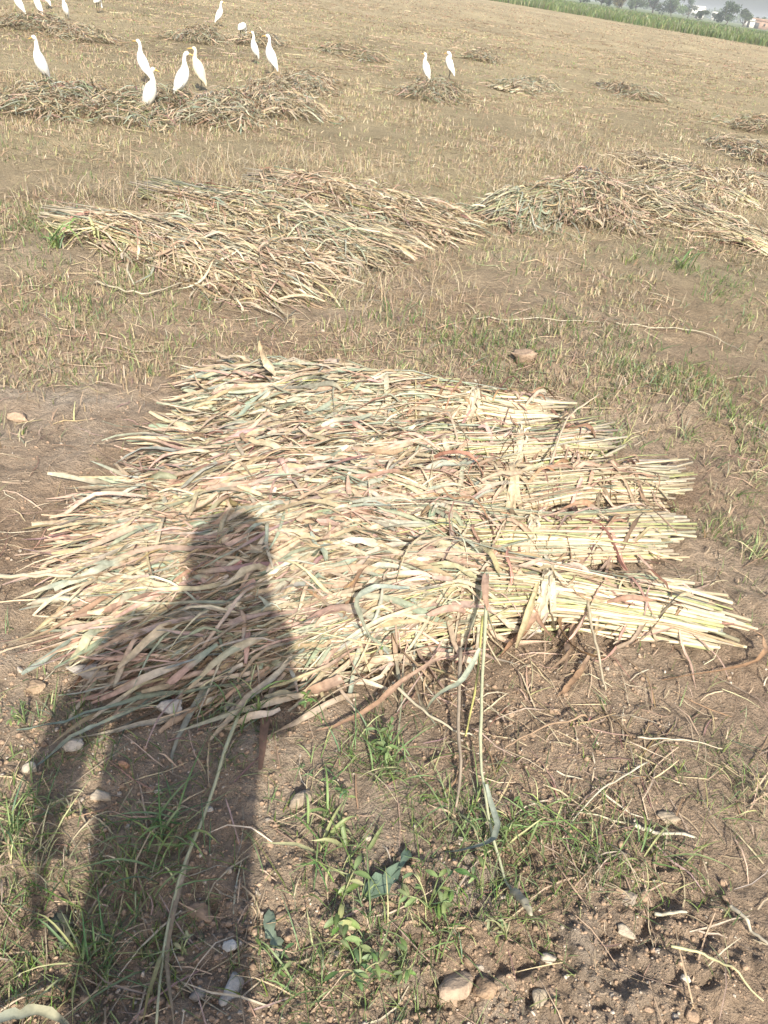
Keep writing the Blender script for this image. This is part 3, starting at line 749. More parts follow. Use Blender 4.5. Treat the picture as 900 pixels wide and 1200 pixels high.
near_green = [(30, 960, .16), (20, 1010, .14), (290, 850, .10), (180, 990, .14), (440, 930, .13), (540, 960, .14), (580, 990, .12), (420, 880, .1), (470, 1140, .12), (350, 1130, .10), (570, 1080, .1), (640, 990, .12), (700, 990, .12), (760, 1010, .12), (120, 1120, .15), (60, 850, .1), (880, 640, .2), (850, 600, .2), (720, 520, .12), (870, 930, .15), (20, 1130, .15)]
warm_green = dict(olive=3, lime=2, greygreen=2)
M_FRESH = {'fresh': (0.105, 0.165, 0.05), 'weed': (0.165, 0.22, 0.085)}
PALN += list(M_FRESH); PALV = np.array(list(PALV) + list(M_FRESH.values()))
def gmask(x, y):
    return np.clip(blob(x, y, green_spots) * .8 * (.55 + 1.2 * noise2(x * 3, y * 3)), 0, 1) + .04
def ngmask(x, y):
    return np.clip(blob(x, y, near_green) * (.6 + 1.5 * noise2(x * 9, y * 9)), 0, 1) + .03
standing('green_grass', 'short green grass around the heap and along the low bund', 'grass', 60000, 2.2, 7.5, .9, .02, .085, .0028, dict(fresh=4, weed=3, lime=2, olive=2), .9, 4, gmask, M_green, .0006)
standing('low_weeds', 'thin green weeds sprouting among the nearest clods', 'grass', 42000, .45, 3.0, .9, .012, .06, .0026, dict(fresh=4, weed=4, lime=1.5, olive=1.5), 1.0, 4, ngmask, M_green)
def smask(x, y): return np.clip(.55 + 1.5 * fbm(x, y, .8, 3), .06, 1)
standing('stubble', 'short pale cut stubble standing across the field', 'stubble', 46000, 2.4, 14, .8, .02, .085, .0035, dict(straw=4, cream=2, tan=3, lime=.6), .35, 3, smask, M_leaf, .0005)
standing('dry_grass', 'dry tan grass and stubble covering the field behind the heaps', 'grass', 215000, 3.0, 34, 1.4, .012, .055, .003, dict(tan=4, straw=4, brown=.6, lime=2, weed=1.6, olive=1.6), .9, 2, smask, M_leaf, .0009)
standing('far_stubble', 'fine stubble toward the green crop', 'stubble', 60000, 25, 85, .9, .02, .055, .02, dict(tan=4, straw=3, brown=2.5, olive=.5), .8, 2, smask, M_leaf, .0012)
lying('straw_litter', 'scattered bits of dry straw lying on the soil', 'straw', 8000, .45, 4.2, .9, .02, .16, .0035, dict(straw=4, tan=3, pink=1.5, brown=2, cream=1), lambda x, y: np.clip(.3 + 1.0 * fbm(x, y, 1.3, 2) + .5 * blob(x, y, [(640, 830, .35), (720, 900, .3), (860, 700, .3)]), .03, 1))
lying('field_litter', 'flattened dry straw and leaf bits among the stubble', 'straw', 30000, 3.0, 16, .9, .04, .22, .004, dict(straw=2, tan=5, brown=1.5, olive=1), smask, .0003, n=3)
lying('far_litter', 'pale flecks of straw over the far field', 'straw', 15000, 14, 45, .9, .1, .4, .012, dict(straw=3, tan=5, brown=1), smask, .0006, n=2)

def wisp_mask(x, y):
    z = np.zeros_like(x)
    for g_ in (mid1, mid2):
        for m_ in g_: z = np.maximum(z, m_[0].surf(x, y) * 6)
    z = z + .7 * blob(x, y, [(150, 245, .5), (260, 215, .6), (380, 200, .5), (700, 190, .8), (800, 200, .8), (870, 250, .7), (600, 215, .4), (450, 330, .4), (860, 175, .8)])
    return np.clip(z, 0, 1)
standing('straw_wisps', 'pale wisps of straw fraying up from and around the middle heaps', 'straw', 60000, 3.6, 11, 1.0, .06, .20, .0022, dict(straw=5, cream=2.5, tan=3, lime=.5), 1.3, 4, wisp_mask, M_leaf, .0003)

# ------------------------------------------------------------------ green crop beyond the field
c0, c1 = at(900, 55), at(570, 0)
cd = (c1 - c0)[:2]; cd /= np.linalg.norm(cd); cn = np.array([cd[1], -cd[0]])
if cn @ c0[:2] < 0: cn = -cn
N = 65000
v = 95 * rng.random(N) ** 1.9; q = rng.uniform(-70, 95, N)
bx = c0[0] + cd[0] * q + cn[0] * v; by = c0[1] + cd[1] * q + cn[1] * v
h = rng.uniform(.42, .72, N) * (1 + .25 * noise2(bx * .3, by * .3)); an = rng.uniform(0, 6.28, N); ln = h * np.abs(rng.normal(0, .35, N))
u = np.linspace(0, 1, 3)
P = np.stack([bx[:, None] + (np.cos(an) * ln)[:, None] * u ** 2, by[:, None] + (np.sin(an) * ln)[:, None] * u ** 2, ground_z(bx, by)[:, None] + h[:, None] * u], -1)
ro = rng.uniform(0, 6.28, N); sd = np.stack([np.cos(ro), np.sin(ro), 0 * ro], 1)
W = (.030 + .0010 * v)[:, None] * np.interp(u, [0, .5, 1], [.6, 1, .25]) * rng.uniform(.7, 1.5, (N, 1))
V = np.stack([P - sd[:, None] * W[..., None], P + sd[:, None] * W[..., None]], 2).reshape(N, 6, 3)
F = np.array([[j * 2, j * 2 + 1, j * 2 + 3, j * 2 + 2] for j in range(2)])
o = mk('green_crop', V.reshape(-1, 3), [merge(V, F)], M_green, col=vcol(pick(N, fresh=4, weed=4, olive=2.5, lime=.5) * .9, 6, None, .08))
tag(o, 'knee high green crop in a band along the far edge of the field', 'crop', kind='stuff')

# ------------------------------------------------------------------ far trees and buildings
M_bark = plain_mat('bark', (.10, .075, .055), .9, .1, .3, 6)
M_crown = attr_mat('tree_leaves', .6, .3, mottle=.25, scale=2.0, transl=.15)
def at_dist(px, py, D):
    d = ray(px, py); k = D / math.hypot(d[0], d[1]); return np.array([d[0] * k, d[1] * k, CAM_H + d[2] * k])
def tree(label, px, D, H, Wd, col, name='broadleaf_tree', trunk_h=.16, lobes=11, nleaf=2200, py=None, group='trees along the far horizon'):
    hy = 30 - (900 - px) * math.tan(ROLL)
    p = at_dist(px, hy, D * 1.6); x, y = p[0], p[1]; z = gz(x, y)
    root = empty(name, (x, y, z)); tag(root, label, 'tree' if 'bush' not in name else 'bush', group)
    th = H * trunk_h
    P = [[(0, 0, -.2), (.05 * H * rng.normal(), 0, th * .6), (.04 * H * rng.normal(), .03 * H * rng.normal(), th * 1.3), (0, 0, H * .75)]]
    R = [[.035 * H, .028 * H, .02 * H, .006 * H]]
    for k in range(5):
        an = k * 1.26 + rng.uniform(-.4, .4); l = Wd * .38
        P.append([(0, 0, th * .9), (.35 * l * math.cos(an), .35 * l * math.sin(an), th * 1.25), (.75 * l * math.cos(an), .75 * l * math.sin(an), th * 1.7 + .08 * H), (l * math.cos(an), l * math.sin(an), H * rng.uniform(.55, .75))])
        R.append([.018 * H, .014 * H, .009 * H, .003 * H])
    V, Q, E = tubes(np.array(P), np.array(R), 7)
    mk('trunk', V.reshape(-1, 3), [merge(V, Q), merge(V, E)], M_bark, root, smooth=True)
    lc = np.stack([rng.normal(0, .22, lobes) * Wd, rng.normal(0, .22, lobes) * Wd, th * .8 + rng.uniform(.05, .85, lobes) * (H - th * .8)], 1)
    lr = rng.uniform(.18, .32, lobes) * min(Wd, H)
    lc[:, 2] = np.minimum(lc[:, 2], H - lr * .75)
    i = rng.integers(0, lobes, nleaf)
    q = rng.normal(size=(nleaf, 3)); q /= np.linalg.norm(q, axis=1, keepdims=True); q *= (rng.random((nleaf, 1)) ** .45)
    c = lc[i] + q * lr[i][:, None] * np.array([1, 1, .75])
    s = rng.uniform(.14, .36, nleaf) * (H / 7) ** .5
    a1 = rng.normal(size=(nleaf, 3)); a1 /= np.linalg.norm(a1, axis=1, keepdims=True)
    a2 = np.cross(a1, rng.normal(size=(nleaf, 3))); a2 /= np.linalg.norm(a2, axis=1, keepdims=True)
    V = np.stack([c - a1 * s[:, None], c + a2 * s[:, None] * .6, c + a1 * s[:, None], c - a2 * s[:, None] * .6], 1)
    col_ = np.array(col) * rng.normal(1, .2, (nleaf, 1)) * (1 + .25 * rng.normal(size=(lobes, 1))[i])
    mk('crown', V.reshape(-1, 3), [np.arange(nleaf * 4).reshape(-1, 4)], M_crown, root, np.repeat(np.clip(col_, .015, .4), 4, 0))
DG, MG, YG = (.055, .085, .04), (.08, .115, .05), (.22, .19, .08)
tree('dark tree at the top edge, first of the far row', 682, 190, 7.5, 10, DG)
tree('dark low tree left of the bare yellowish trunk', 706, 200, 6.5, 8, DG)
tree('yellowish dry bush like tree on the far edge', 727, 185, 5.0, 5.5, YG, 'dry_tree')
tree('pale green tree left of the tallest far tree', 746, 230, 7.5, 9, MG)
tree('tallest broad tree of the far row', 766, 240, 10.5, 12, DG, lobes=13, nleaf=2200)
tree('rounded tree left of the white building', 788, 235, 8.5, 9, MG, lobes=10)
tree('small round tree just left of the white building', 806, 260, 7.0, 5, DG, lobes=6, nleaf=900)
tree('dark bush in front of the white building', 820, 200, 3.2, 7, DG, 'wide_bush', .12, 8)
tree('largest round tree right of the white building', 852, 210, 7.5, 8.5, DG, lobes=12, nleaf=2200)
tree('thin pale tree near the right end of the far row', 871, 230, 7.0, 6, MG, lobes=7)
tree('low tree at the right edge behind the brick wall', 889, 260, 4.6, 7, MG)
tree('wide hedge like tree between the tallest one and the building', 802, 300, 4.5, 10, MG)
tree('low dark tree just right of the small white hut', 843, 280, 4.2, 7, DG)
M_white = plain_mat('whitewash', (.74, .73, .69), .85, .2, .06, .6)
M_roofw = plain_mat('pale_roof', (.58, .56, .52), .85, .2, .1, .6)
M_brick = plain_mat('brick_red', (.30, .20, .15), .9, .15, .15, .8)
M_dark = plain_mat('dark_opening', (.05, .05, .05), .6, .3, .1)
def bxm(name, lo, hi, mat, parent):
    x0, y0, z0 = lo; x1, y1, z1 = hi
    V = np.array([(x0, y0, z0), (x1, y0, z0), (x1, y1, z0), (x0, y1, z0), (x0, y0, z1), (x1, y0, z1), (x1, y1, z1), (x0, y1, z1)])
    F = np.array([(0, 3, 2, 1), (4, 5, 6, 7), (0, 1, 5, 4), (1, 2, 6, 5), (2, 3, 7, 6), (3, 0, 4, 7)])
    return mk(name, V, [F], mat, parent)
def house(label, px, D, w, d, h, wall, roof, wins=2):
    hy = 30 - (900 - px) * math.tan(ROLL); p = at_dist(px, hy, D * 1.6)
    root = empty('farm_building', (p[0], p[1], gz(p[0], p[1]))); root.rotation_euler = (0, 0, -math.atan2(p[0], p[1]) + rng.uniform(-.2, .2))
    tag(root, label, 'building', 'buildings on the far horizon')
    bxm('wall', (-w / 2, -d / 2, -.3), (w / 2, d / 2, h), wall, root)
    bxm('roof', (-w / 2 - .25, -d / 2 - .25, h + .003), (w / 2 + .25, d / 2 + .25, h + .22), roof, root)
    bxm('parapet', (-w / 2 - .1, -d / 2 - .1, h + .223), (w / 2 + .1, -d / 2 + .12, h + .75), wall, root)
    dr = bxm('door', (-w * .08, -d / 2 - .06, -.2), (w * .08 + .3, -d / 2 - .003, 2.0), M_dark, root)
    for k in range(wins):
        cx = (-.33 if k == 0 else .33) * w
        wi = bxm('window', (cx - .35, -d / 2 - .05, 1.1), (cx + .35, -d / 2 - .003, 1.9), M_dark, root)
        bxm('sill', (cx - .6, -d / 2 - .12, .88), (cx + .6, -d / 2 - .003, .997), roof, wi)
house('bright white flat roofed building between far trees', 817, 330, 7.0, 6, 4.9, M_white, M_white)
house('small white hut right of the white building', 837, 360, 4.2, 4, 3.6, M_white, M_roofw, 1)
house('low reddish brick wall building at the right edge', 886, 240, 9, 4, 2.6, M_brick, M_brick)
house('pale low shed in front of the brick building', 878, 235, 4, 3, 2.2, M_roofw, M_roofw, 1)
# a hazy far-off wood that reads as one mass
N = 30000
th = np.radians(rng.uniform(-50, 62, N)); rr = rng.uniform(760, 1000, N)
x, y = rr * np.sin(th), rr * np.cos(th)
H = 4.0 + 4.0 * np.clip(.5 + 1.4 * fbm(th * 40, th * 0, 1.0, 3), 0, 1)
c = np.stack([x, y, rng.random(N) ** .8 * H], 1); s = rng.uniform(.5, 1.2, N)
a1 = rng.normal(size=(N, 3)); a1 /= np.linalg.norm(a1, axis=1, keepdims=True)
a2 = np.cross(a1, rng.normal(size=(N, 3))); a2 /= np.linalg.norm(a2, axis=1, keepdims=True)
V = np.stack([c - a1 * s[:, None], c + a2 * s[:, None] * .7, c + a1 * s[:, None], c - a2 * s[:, None] * .7], 1)
o = mk('treeline', V.reshape(-1, 3), [np.arange(N * 4).reshape(-1, 4)], M_crown, col=np.repeat(np.array(MG) * rng.normal(1, .2, (N, 1)), 4, 0).clip(.01, .5))
tag(o, 'hazy distant belt of trees along the horizon', 'trees', kind='stuff')

# ------------------------------------------------------------------ loose stalks and straws
def smooth_path(pts, n=14):
    A = np.array(pts, float); m = len(A); out = []
    for t in np.linspace(0, m - 1, n):
        i = min(int(t), m - 2); f = t - i
        p0, p1, p2, p3 = A[max(i - 1, 0)], A[i], A[i + 1], A[min(i + 2, m - 1)]
        out.append(0.5 * ((2 * p1) + (p2 - p0) * f + (2 * p0 - 5 * p1 + 4 * p2 - p3) * f * f + (3 * p1 - p0 - 3 * p2 + p3) * f ** 3))
    return np.array(out)
def world_path(pts, n=14, clear=.004):
    """(px, py, height above soil) -> world polyline resting on the soil"""
    q = [at(px, py, h) for px, py, h in pts]
    P = smooth_path(q, n); g = ground_z(P[:, 0], P[:, 1])
    hh = np.interp(np.linspace(0, 1, n), np.linspace(0, 1, len(pts)), [p[2] for p in pts])
    P[:, 2] = g + hh + clear
    return P
def loose_stalk(label, pts, r, col, leaves=(), ear=None, name='loose_stalk', cat='stalk'):
    P = world_path(pts, 16, r)
    root = empty(name, tuple(P[0][:2]) + (gz(P[0][0], P[0][1]),)); tag(root, label, cat, 'loose stalks on the soil')
    loc = np.array(root.location)
    R = r * np.linspace(1.1, .6, 16) * np.where(np.arange(16) % 5 == 2, 1.2, 1)
    V, Q, E = tubes((P - loc)[None], R[None], 7)
    st = mk('stem', V[0], [Q, E], M_stalk, root, vcol(np.array([col]) * .85, V.shape[1], None, .08), False)
    for lp, w, lc in leaves:
        p = world_path(lp, 11, .006); n = 11; u = np.linspace(0, 1, n)
        W = w * np.interp(u, [0, .15, .5, .8, 1], [.5, .9, 1, .7, .06])
        V, F = ribbons((p - loc)[None], W[None], (rng.normal(0, .3) + rng.normal(0, .9) * u)[None], .4)
        mk('leaf', V[0], [F], M_leaf, root, vgrad(np.array([lc]) * .7, np.array([lc]) * np.array([.66, .60, .52]), V.shape[1]))
    if ear:
        d = P[-1] - P[-2]; d /= np.linalg.norm(d)
        V, Q, E = seed_heads((P[-1] - loc)[None], d[None], np.array([ear]), np.array([.0085]))
        mk('seed_head', V[0], [Q, E], M_stalk, root, vcol(np.array([(.36, .33, .24)]), V.shape[1], None, .2))
    return root
def loose_leaf(label, pts, w, col, name='loose_leaf', roll=.3, mat=None, fold=.4, prof=None, group='loose leaves on the soil'):
    p = world_path(pts, 13, .005); n = 13; u = np.linspace(0, 1, n)
    W = w * np.interp(u, *(prof or ([0, .15, .5, .8, 1], [.45, .85, 1, .75, .06]))) * (1 + (rng.normal(0, .22, n) if name == 'broad_leaf' else rng.normal(0, .06, n)))
    if name == 'broad_leaf': p[:, 2] = ground_z(p[:, 0], p[:, 1]) + .006 + .010 * np.abs(np.sin(u * 7))
    c = p[0].copy(); c[2] = gz(c[0], c[1])
    V, F = ribbons((p - c)[None], W[None], (roll * np.sin(u * 3 + roll * 5))[None], fold)
    V[0] += rng.normal(0, .0028 if name == 'broad_leaf' else .0012, V[0].shape)
    o = mk(name, V[0], [F], mat or M_leaf, None, vgrad(np.array([col]) * .72, np.array([col]) * np.array([.66, .60, .52]), V.shape[1])); o.location = c
    return tag(o, label, 'leaf', group)
PALE, GG = (.45, .40, .29), (.36, .41, .31)
loose_stalk('long pale stalk lying in the shadow from the leaf tips to the bottom edge', [(284, 828, .03), (262, 890, .025), (236, 965, .02), (210, 1030, .02), (192, 1110, .02), (184, 1205, .02)], .0038, (.46, .45, .28), [([(192, 1110, .02), (178, 1160, .02), (168, 1210, .02)], .011, (.42, .38, .18)), ([(222, 1000, .02), (205, 1060, .015), (195, 1120, .02), (205, 1210, .03)], .010, (.40, .33, .24))])
loose_stalk('stalk hanging off the front sheaf with a bristly seed head at its end', [(571, 672, .20), (569, 740, .15), (563, 820, .07), (561, 880, .045), (566, 930, .04), (582, 1000, .03), (597, 1050, .02)], .0042, (.44, .45, .29),
            [([(568, 925, .05), (578, 950, .05), (582, 975, .05), (572, 992, .045), (556, 1000, .035), (530, 1005, .02), (505, 1006, .01)], .014, (.34, .38, .30)), ([(562, 760, .13), (540, 800, .09), (512, 820, .05), (498, 838, .02)], .015, (.40, .44, .33)), ([(570, 672, .2), (568, 690, .19), (571, 715, .17)], .02, (.44, .30, .22))], ear=.09)
loose_stalk('yellow green stalk beside the hanging one below the front sheaf', [(566, 720, .12), (560, 790, .08), (548, 850, .03), (544, 868, .02)], .003, (.46, .44, .16))
loose_stalk('pale split stalk crossing under the hanging stalk', [(460, 800, .04), (495, 835, .03), (530, 860, .02), (556, 868, .015)], .0036, PALE)
loose_stalk('dark hanging stem with a dry leaf left of the hanging stalk', [(540, 760, .1), (536, 850, .05), (538, 910, .03), (533, 950, .01)], .0045, (.33, .27, .20))
loose_stalk('straight pale stalk leaning on the soil below the tie of the front sheaf', [(690, 700, .10), (696, 745, .06), (704, 780, .03), (711, 806, .01)], .0045, (.40, .34, .24))
loose_stalk('white bleached straw piece lying flat on the right', [(741, 970, .01), (775, 975, .012), (811, 986, .01)], .0045, (.52, .47, .36))
loose_stalk('pale bent straw at the right edge near the bottom', [(852, 1066, .012), (872, 1088, .015), (897, 1116, .012)], .0042, (.46, .41, .31))
loose_stalk('short pale straw left of the bent one', [(766, 1072, .01), (785, 1075, .01), (800, 1076, .01)], .0036, (.47, .44, .33))
loose_stalk('yellowish arched straw in the bottom right corner', [(780, 1118, .02), (820, 1124, .03), (850, 1142, .03), (890, 1178, .02)], .0028, (.48, .45, .25))
loose_stalk('thick pale stalk pointing off the left edge of the heap', [(-20, 683, .03), (45, 688, .045), (110, 688, .06), (180, 682, .09)], .0055, (.46, .40, .29))
loose_stalk('thin straw lying across the soil right of the heap', [(760, 890, .02), (700, 930, .02), (668, 965, .01)], .0022, (.50, .46, .35))
loose_stalk('brown twig arching along the clods below the heap', [(690, 836, .03), (640, 850, .04), (590, 880, .02)], .0028, (.33, .23, .15))
loose_stalk('dry branching straw on the right middle soil', [(748, 862, .02), (800, 868, .03), (845, 880, .01)], .0022, (.52, .45, .33))
loose_stalk('thin pale straw along the grass above the butts', [(720, 385, .01), (790, 388, .01), (840, 398, .02), (868, 416, .01)], .0035, (.42, .37, .27))
loose_stalk('pale straw lying between the heaps', [(555, 378, .01), (610, 381, .01), (700, 384, .01)], .003, (.52, .47, .36))
loose_stalk('upright dry leafstalk poking out above the butts', [(640, 560, .10), (655, 515, .14), (668, 490, .16), (700, 468, .17)], .0045, (.52, .42, .30))
loose_stalk('curved pale straw under the middle heap', [(110, 332, .02), (170, 345, .02), (225, 325, .03)], .005, (.42, .37, .27))

loose_leaf('long pinkish dry leaf trailing below the heap', [(520, 770, .06), (470, 800, .05), (430, 838, .03), (390, 862, .015), (360, 864, .006)], .013, (.42, .29, .21))
loose_leaf('grey green blade drooping toward the left stones', [(330, 690, .13), (250, 716, .10), (180, 758, .05), (88, 782, .02)], .017, (.38, .39, .29))
loose_leaf('whitish green leaf curling down to the long grey stone', [(118, 740, .04), (103, 752, .05), (92, 770, .03), (80, 786, .008)], .026, (.48, .50, .36))
loose_leaf('long thin grey green blade lying on soil from left edge', [(20, 858, .01), (100, 842, .03), (190, 815, .03), (300, 800, .05)], .013, (.26, .31, .23))
loose_leaf('second thin blade below the long grey green one', [(40, 905, .01), (85, 868, .02), (130, 850, .03), (210, 812, .03)], .010, (.33, .36, .26))
loose_leaf('pale leaf arching across the bottom left corner', [(-15, 1200, .03), (15, 1190, .05), (48, 1188, .05), (85, 1206, .03)], .020, (.40, .42, .32), roll=.1)
loose_leaf('crooked grey green leaf bent on top of the front sheaf', [(480, 690, .19), (440, 692, .20), (418, 705, .195), (424, 730, .18), (436, 752, .17)], .013, (.37, .42, .35))
loose_leaf('reddish leaf looping beside the butts of the front sheaf', [(800, 735, .05), (880, 742, .05), (895, 765, .03), (870, 785, .02), (775, 798, .008)], .014, (.45, .30, .19))
loose_leaf('pale leaf tip standing up at the back of the heap', [(322, 440, .15), (312, 425, .19), (304, 404, .23)], .03, (.58, .47, .33), roll=1.2)
loose_leaf('second short leaf tip standing at the back of the heap', [(410, 450, .16), (403, 432, .19), (396, 412, .22)], .022, (.56, .46, .33), roll=1.2)
loose_leaf('broken brown leaf on soil by the knot of the front sheaf', [(625, 690, .10), (625, 720, .06), (610, 745, .02), (585, 770, .01)], .024, (.40, .26, .18))
loose_leaf('brown strip of leaf under the butts on bare soil', [(690, 770, .02), (672, 795, .02), (655, 812, .008)], .016, (.36, .25, .17))
loose_leaf('fallen pink leaf in front of the heap centre', [(400, 800, .03), (375, 812, .03), (340, 822, .01)], .03, (.48, .34, .25))
loose_leaf('dry pale leaf curl lying left of the heap', [(85, 638, .02), (130, 605, .04), (185, 580, .06)], .018, (.55, .48, .34))
loose_leaf('big blue green leaf lying on the soil near the bottom centre', [(478, 990, .02), (470, 1012, .03), (452, 1034, .028), (434, 1050, .02), (424, 1058, .008)], .036, (.16, .23, .16), 'broad_leaf', .2, M_green, .25, ([0, .1, .35, .6, .85, 1], [.12, .35, .62, 1.1, .7, .1]))
loose_leaf('wilted grey green leaf hanging at the shadow edge near the bottom', [(318, 1060, .03), (316, 1085, .028), (325, 1108, .02), (330, 1125, .008)], .020, (.27, .34, .24), 'broad_leaf', .3, M_green, .35)
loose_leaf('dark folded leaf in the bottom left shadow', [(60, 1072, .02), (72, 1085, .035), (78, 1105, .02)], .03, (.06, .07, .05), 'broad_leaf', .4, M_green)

# ------------------------------------------------------------------ weeds
def grass_tuft(label, px, py, n, h, w, cols, spread=1.0, dirx=0.0):
    p = at(px, py); z = gz(p[0], p[1])
    root = empty('grass_tuft', (p[0], p[1], z)); tag(root, label, 'weed', 'weeds among the clods')
    u = np.linspace(0, 1, 7)
    if h < .12: n = int(n * 1.7); w = w * .62; h = h * .8
    jo = .028 if h < .12 else .03
    an = rng.uniform(0, 6.28, n); hh = h * rng.uniform(.25, 1.1, n); ln = (hh + .3 * h) * rng.uniform(.4, 1.5, n) * spread
    x = (np.cos(an) * ln + dirx * hh)[:, None] * u ** 1.3 + rng.normal(0, jo, (n, 1)); y = (np.sin(an) * ln)[:, None] * u ** 1.3 + rng.normal(0, jo, (n, 1)) + (rng.normal(0, .25, n) * ln)[:, None] * u * u
    zz = hh[:, None] * np.sin(u * rng.uniform(1.5, 2.6, (n, 1)))
    g = ground_z(x + p[0], y + p[1]) - z
    P = np.stack([x, y, np.maximum(zz + g * u, g + .003)], -1)
    W = w * np.interp(u, [0, .3, .7, 1], [.7, 1, .7, .05]) * rng.uniform(.6, 1.3, (n, 1))
    V, F = ribbons(P, W, rng.normal(0, .4, (n, 1)) + np.zeros((n, 7)), .5)
    c = vcol(pick(n, **cols), V.shape[1], 3, .06).reshape(n, -1, 3)
    for i in range(n): mk('leaf', V[i], [F], M_green, root, c[i])
    return root
def seedling(label, px, py, stems, h, leaf, cols, spread=.9):
    p = at(px, py); z = gz(p[0], p[1])
    root = empty('broadleaf_weed', (p[0], p[1], z)); tag(root, label, 'weed', 'weeds among the clods')
    for s_ in range(stems):
        an = rng.uniform(0, 6.28); hh = h * rng.uniform(.6, 1.1); l = hh * spread * rng.uniform(.5, 1.2)
        u = np.linspace(0, 1, 7)
        P = np.stack([np.cos(an) * l * u ** 1.2, np.sin(an) * l * u ** 1.2, hh * np.sin(u * 1.7)], 1)
        V, Q, E = tubes(P[None], np.full((1, 7), .0014), 5)
        col = pick(1, weed=2, lime=1)
        st = mk('stem', V[0], [Q, E], M_green, root, vcol(col, V.shape[1]))
        for k in range(rng.integers(3, 6)):
            t = rng.uniform(.35, 1.0) if k else 1.0
            b = np.array([np.interp(t, u, P[:, i]) for i in range(3)]); a2 = an + rng.normal(0, 1.3)
            ll = leaf * .72 * rng.uniform(.6, 1.2); v = np.linspace(0, 1, 6)
            q = b + np.stack([np.cos(a2) * ll * v, np.sin(a2) * ll * v, ll * (.35 * v - .5 * v * v)], 1)
            W = ll * .36 * np.interp(v, [0, .12, .45, .8, 1], [.06, .5, 1, .7, .05])
            V, F = ribbons(q[None], W[None], np.full((1, 6), rng.normal(0, .3)), .25)
            mk('leaf', V[0], [F], M_green, root, vcol(pick(1, **cols), V.shape[1], 3, .05))
    return root
GC = dict(fresh=3, weed=3, lime=.8)
grass_tuft('grass tuft with arched blades under the leaf tips in shadow', 292, 842, 18, .08, .007, GC)
grass_tuft('small grass tuft left of the arched one by the white stone', 238, 838, 10, .05, .006, GC)
grass_tuft('wide spreading grass in the middle of the shadow', 195, 985, 16, .09, .008, GC, 1.4)
grass_tuft('spiky grass low in the shadow by the flat brown stone', 170, 1045, 12, .07, .006, GC, 1.2)
grass_tuft('grass around the bottom left corner shadow', 110, 1130, 16, .08, .006, GC, 1.2)
grass_tuft('yellowish grass along the left edge in sunlight', 45, 1010, 16, .08, .005, dict(lime=3, weed=2, straw=2), 1.3)
grass_tuft('grass clump at the left edge beside the arm shadow', 18, 965, 16, .07, .006, GC, 1.1)
grass_tuft('bright green curved grass blades at the shadow edge', 385, 985, 9, .09, .014, dict(weed=2, lime=3), 1.1)
grass_tuft('tangled green grass under the hanging stalk', 545, 960, 20, .07, .006, GC, 1.3)
grass_tuft('grass tuft right of the hanging stalk tip leaf', 600, 985, 18, .06, .006, GC, 1.4)
grass_tuft('straggly grass on the clods right of centre', 690, 1000, 16, .08, .005, dict(fresh=2, lime=2, straw=2), 1.4)
grass_tuft('green blades at the end of the bleached straw', 765, 1005, 14, .07, .006, GC, 1.4, .4)
grass_tuft('light grass tuft sprouting beside the rear butts', 720, 530, 22, .11, .007, dict(weed=3, lime=3, fresh=1), .7)
grass_tuft('grass tuft between soil bund and butts at the right', 800, 520, 14, .08, .006, dict(weed=3, lime=2, fresh=2), .9)
grass_tuft('green tuft at the right edge under the bund', 880, 655, 16, .09, .006, dict(weed=3, lime=2, straw=1), 1.0)
grass_tuft('grass tuft below the heap between two trailing leaves', 425, 890, 14, .06, .005, GC, 1.2)
grass_tuft('pale grass at the right edge halfway down', 880, 940, 14, .08, .005, dict(lime=2, weed=2, straw=3), 1.2)
grass_tuft('green blades at the left end of the middle heap', 62, 294, 20, .13, .012, dict(weed=4, lime=2, fresh=2), 1.1)
grass_tuft('green stalk blades lying along the middle heap', 115, 288, 12, .13, .016, dict(weed=3, lime=3, greygreen=2), 1.6, .6)
grass_tuft('dark green bush of grass under the right middle heap', 800, 315, 20, .14, .010, dict(fresh=4, weed=2), .8)
grass_tuft('tangle of green stems below the heap centre', 455, 905, 22, .06, .006, GC, 1.5)
grass_tuft('green grass tangle left of the blue green leaf', 385, 1020, 18, .06, .006, GC, 1.5)
grass_tuft('straggling weed grass along the lower centre', 430, 1090, 18, .06, .005, GC, 1.5)
grass_tuft('grass at the bottom edge right of the shadow', 360, 1165, 14, .06, .005, GC, 1.4)
grass_tuft('grass wisp above the large angular stone', 520, 1095, 14, .06, .005, GC, 1.4)
grass_tuft('green wisps around the foot of the hanging stalk', 640, 960, 18, .06, .005, GC, 1.6)
grass_tuft('sparse green grass under the trailing pink leaf', 380, 905, 16, .05, .005, GC, 1.5)
seedling('bright green seedling with pointed leaves near the bottom centre', 560, 1045, 2, .09, .04, dict(weed=3, fresh=3, lime=.3))
seedling('small round leaved weed at the bottom in front of the large stone', 465, 1150, 4, .05, .03, dict(weed=2, fresh=3))
seedling('low leafy weed below the wilted leaf', 325, 1140, 4, .04, .025, dict(fresh=3, weed=1))
seedling('dark green creeping weed right of the hanging stalk', 600, 965, 6, .06, .024, dict(fresh=4, weed=1))
seedling('leafy weed beside the rough grey stone', 400, 935, 5, .05, .022, dict(fresh=3, weed=2))
seedling('tiny green sprout under the front leaves', 440, 765, 2, .05, .03, dict(fresh=3, weed=2))
seedling('dark small weed in the soil left of the arched grass', 352, 832, 3, .05, .03, dict(fresh=3))
seedling('round leaved weed patch at the left edge', 30, 850, 5, .04, .022, dict(weed=3, fresh=2))
seedling('yellowing small weed beside the long pale stalk', 213, 1120, 2, .04, .026, dict(lime=3, weed=2))
seedling('sparse weed with thin stems near the bottom right clods', 590, 1110, 4, .07, .02, dict(weed=3, lime=2))
seedling('broad leaved green weed below the tangled grass at lower centre', 395, 1075, 6, .06, .045, dict(weed=4, fresh=2, lime=1))
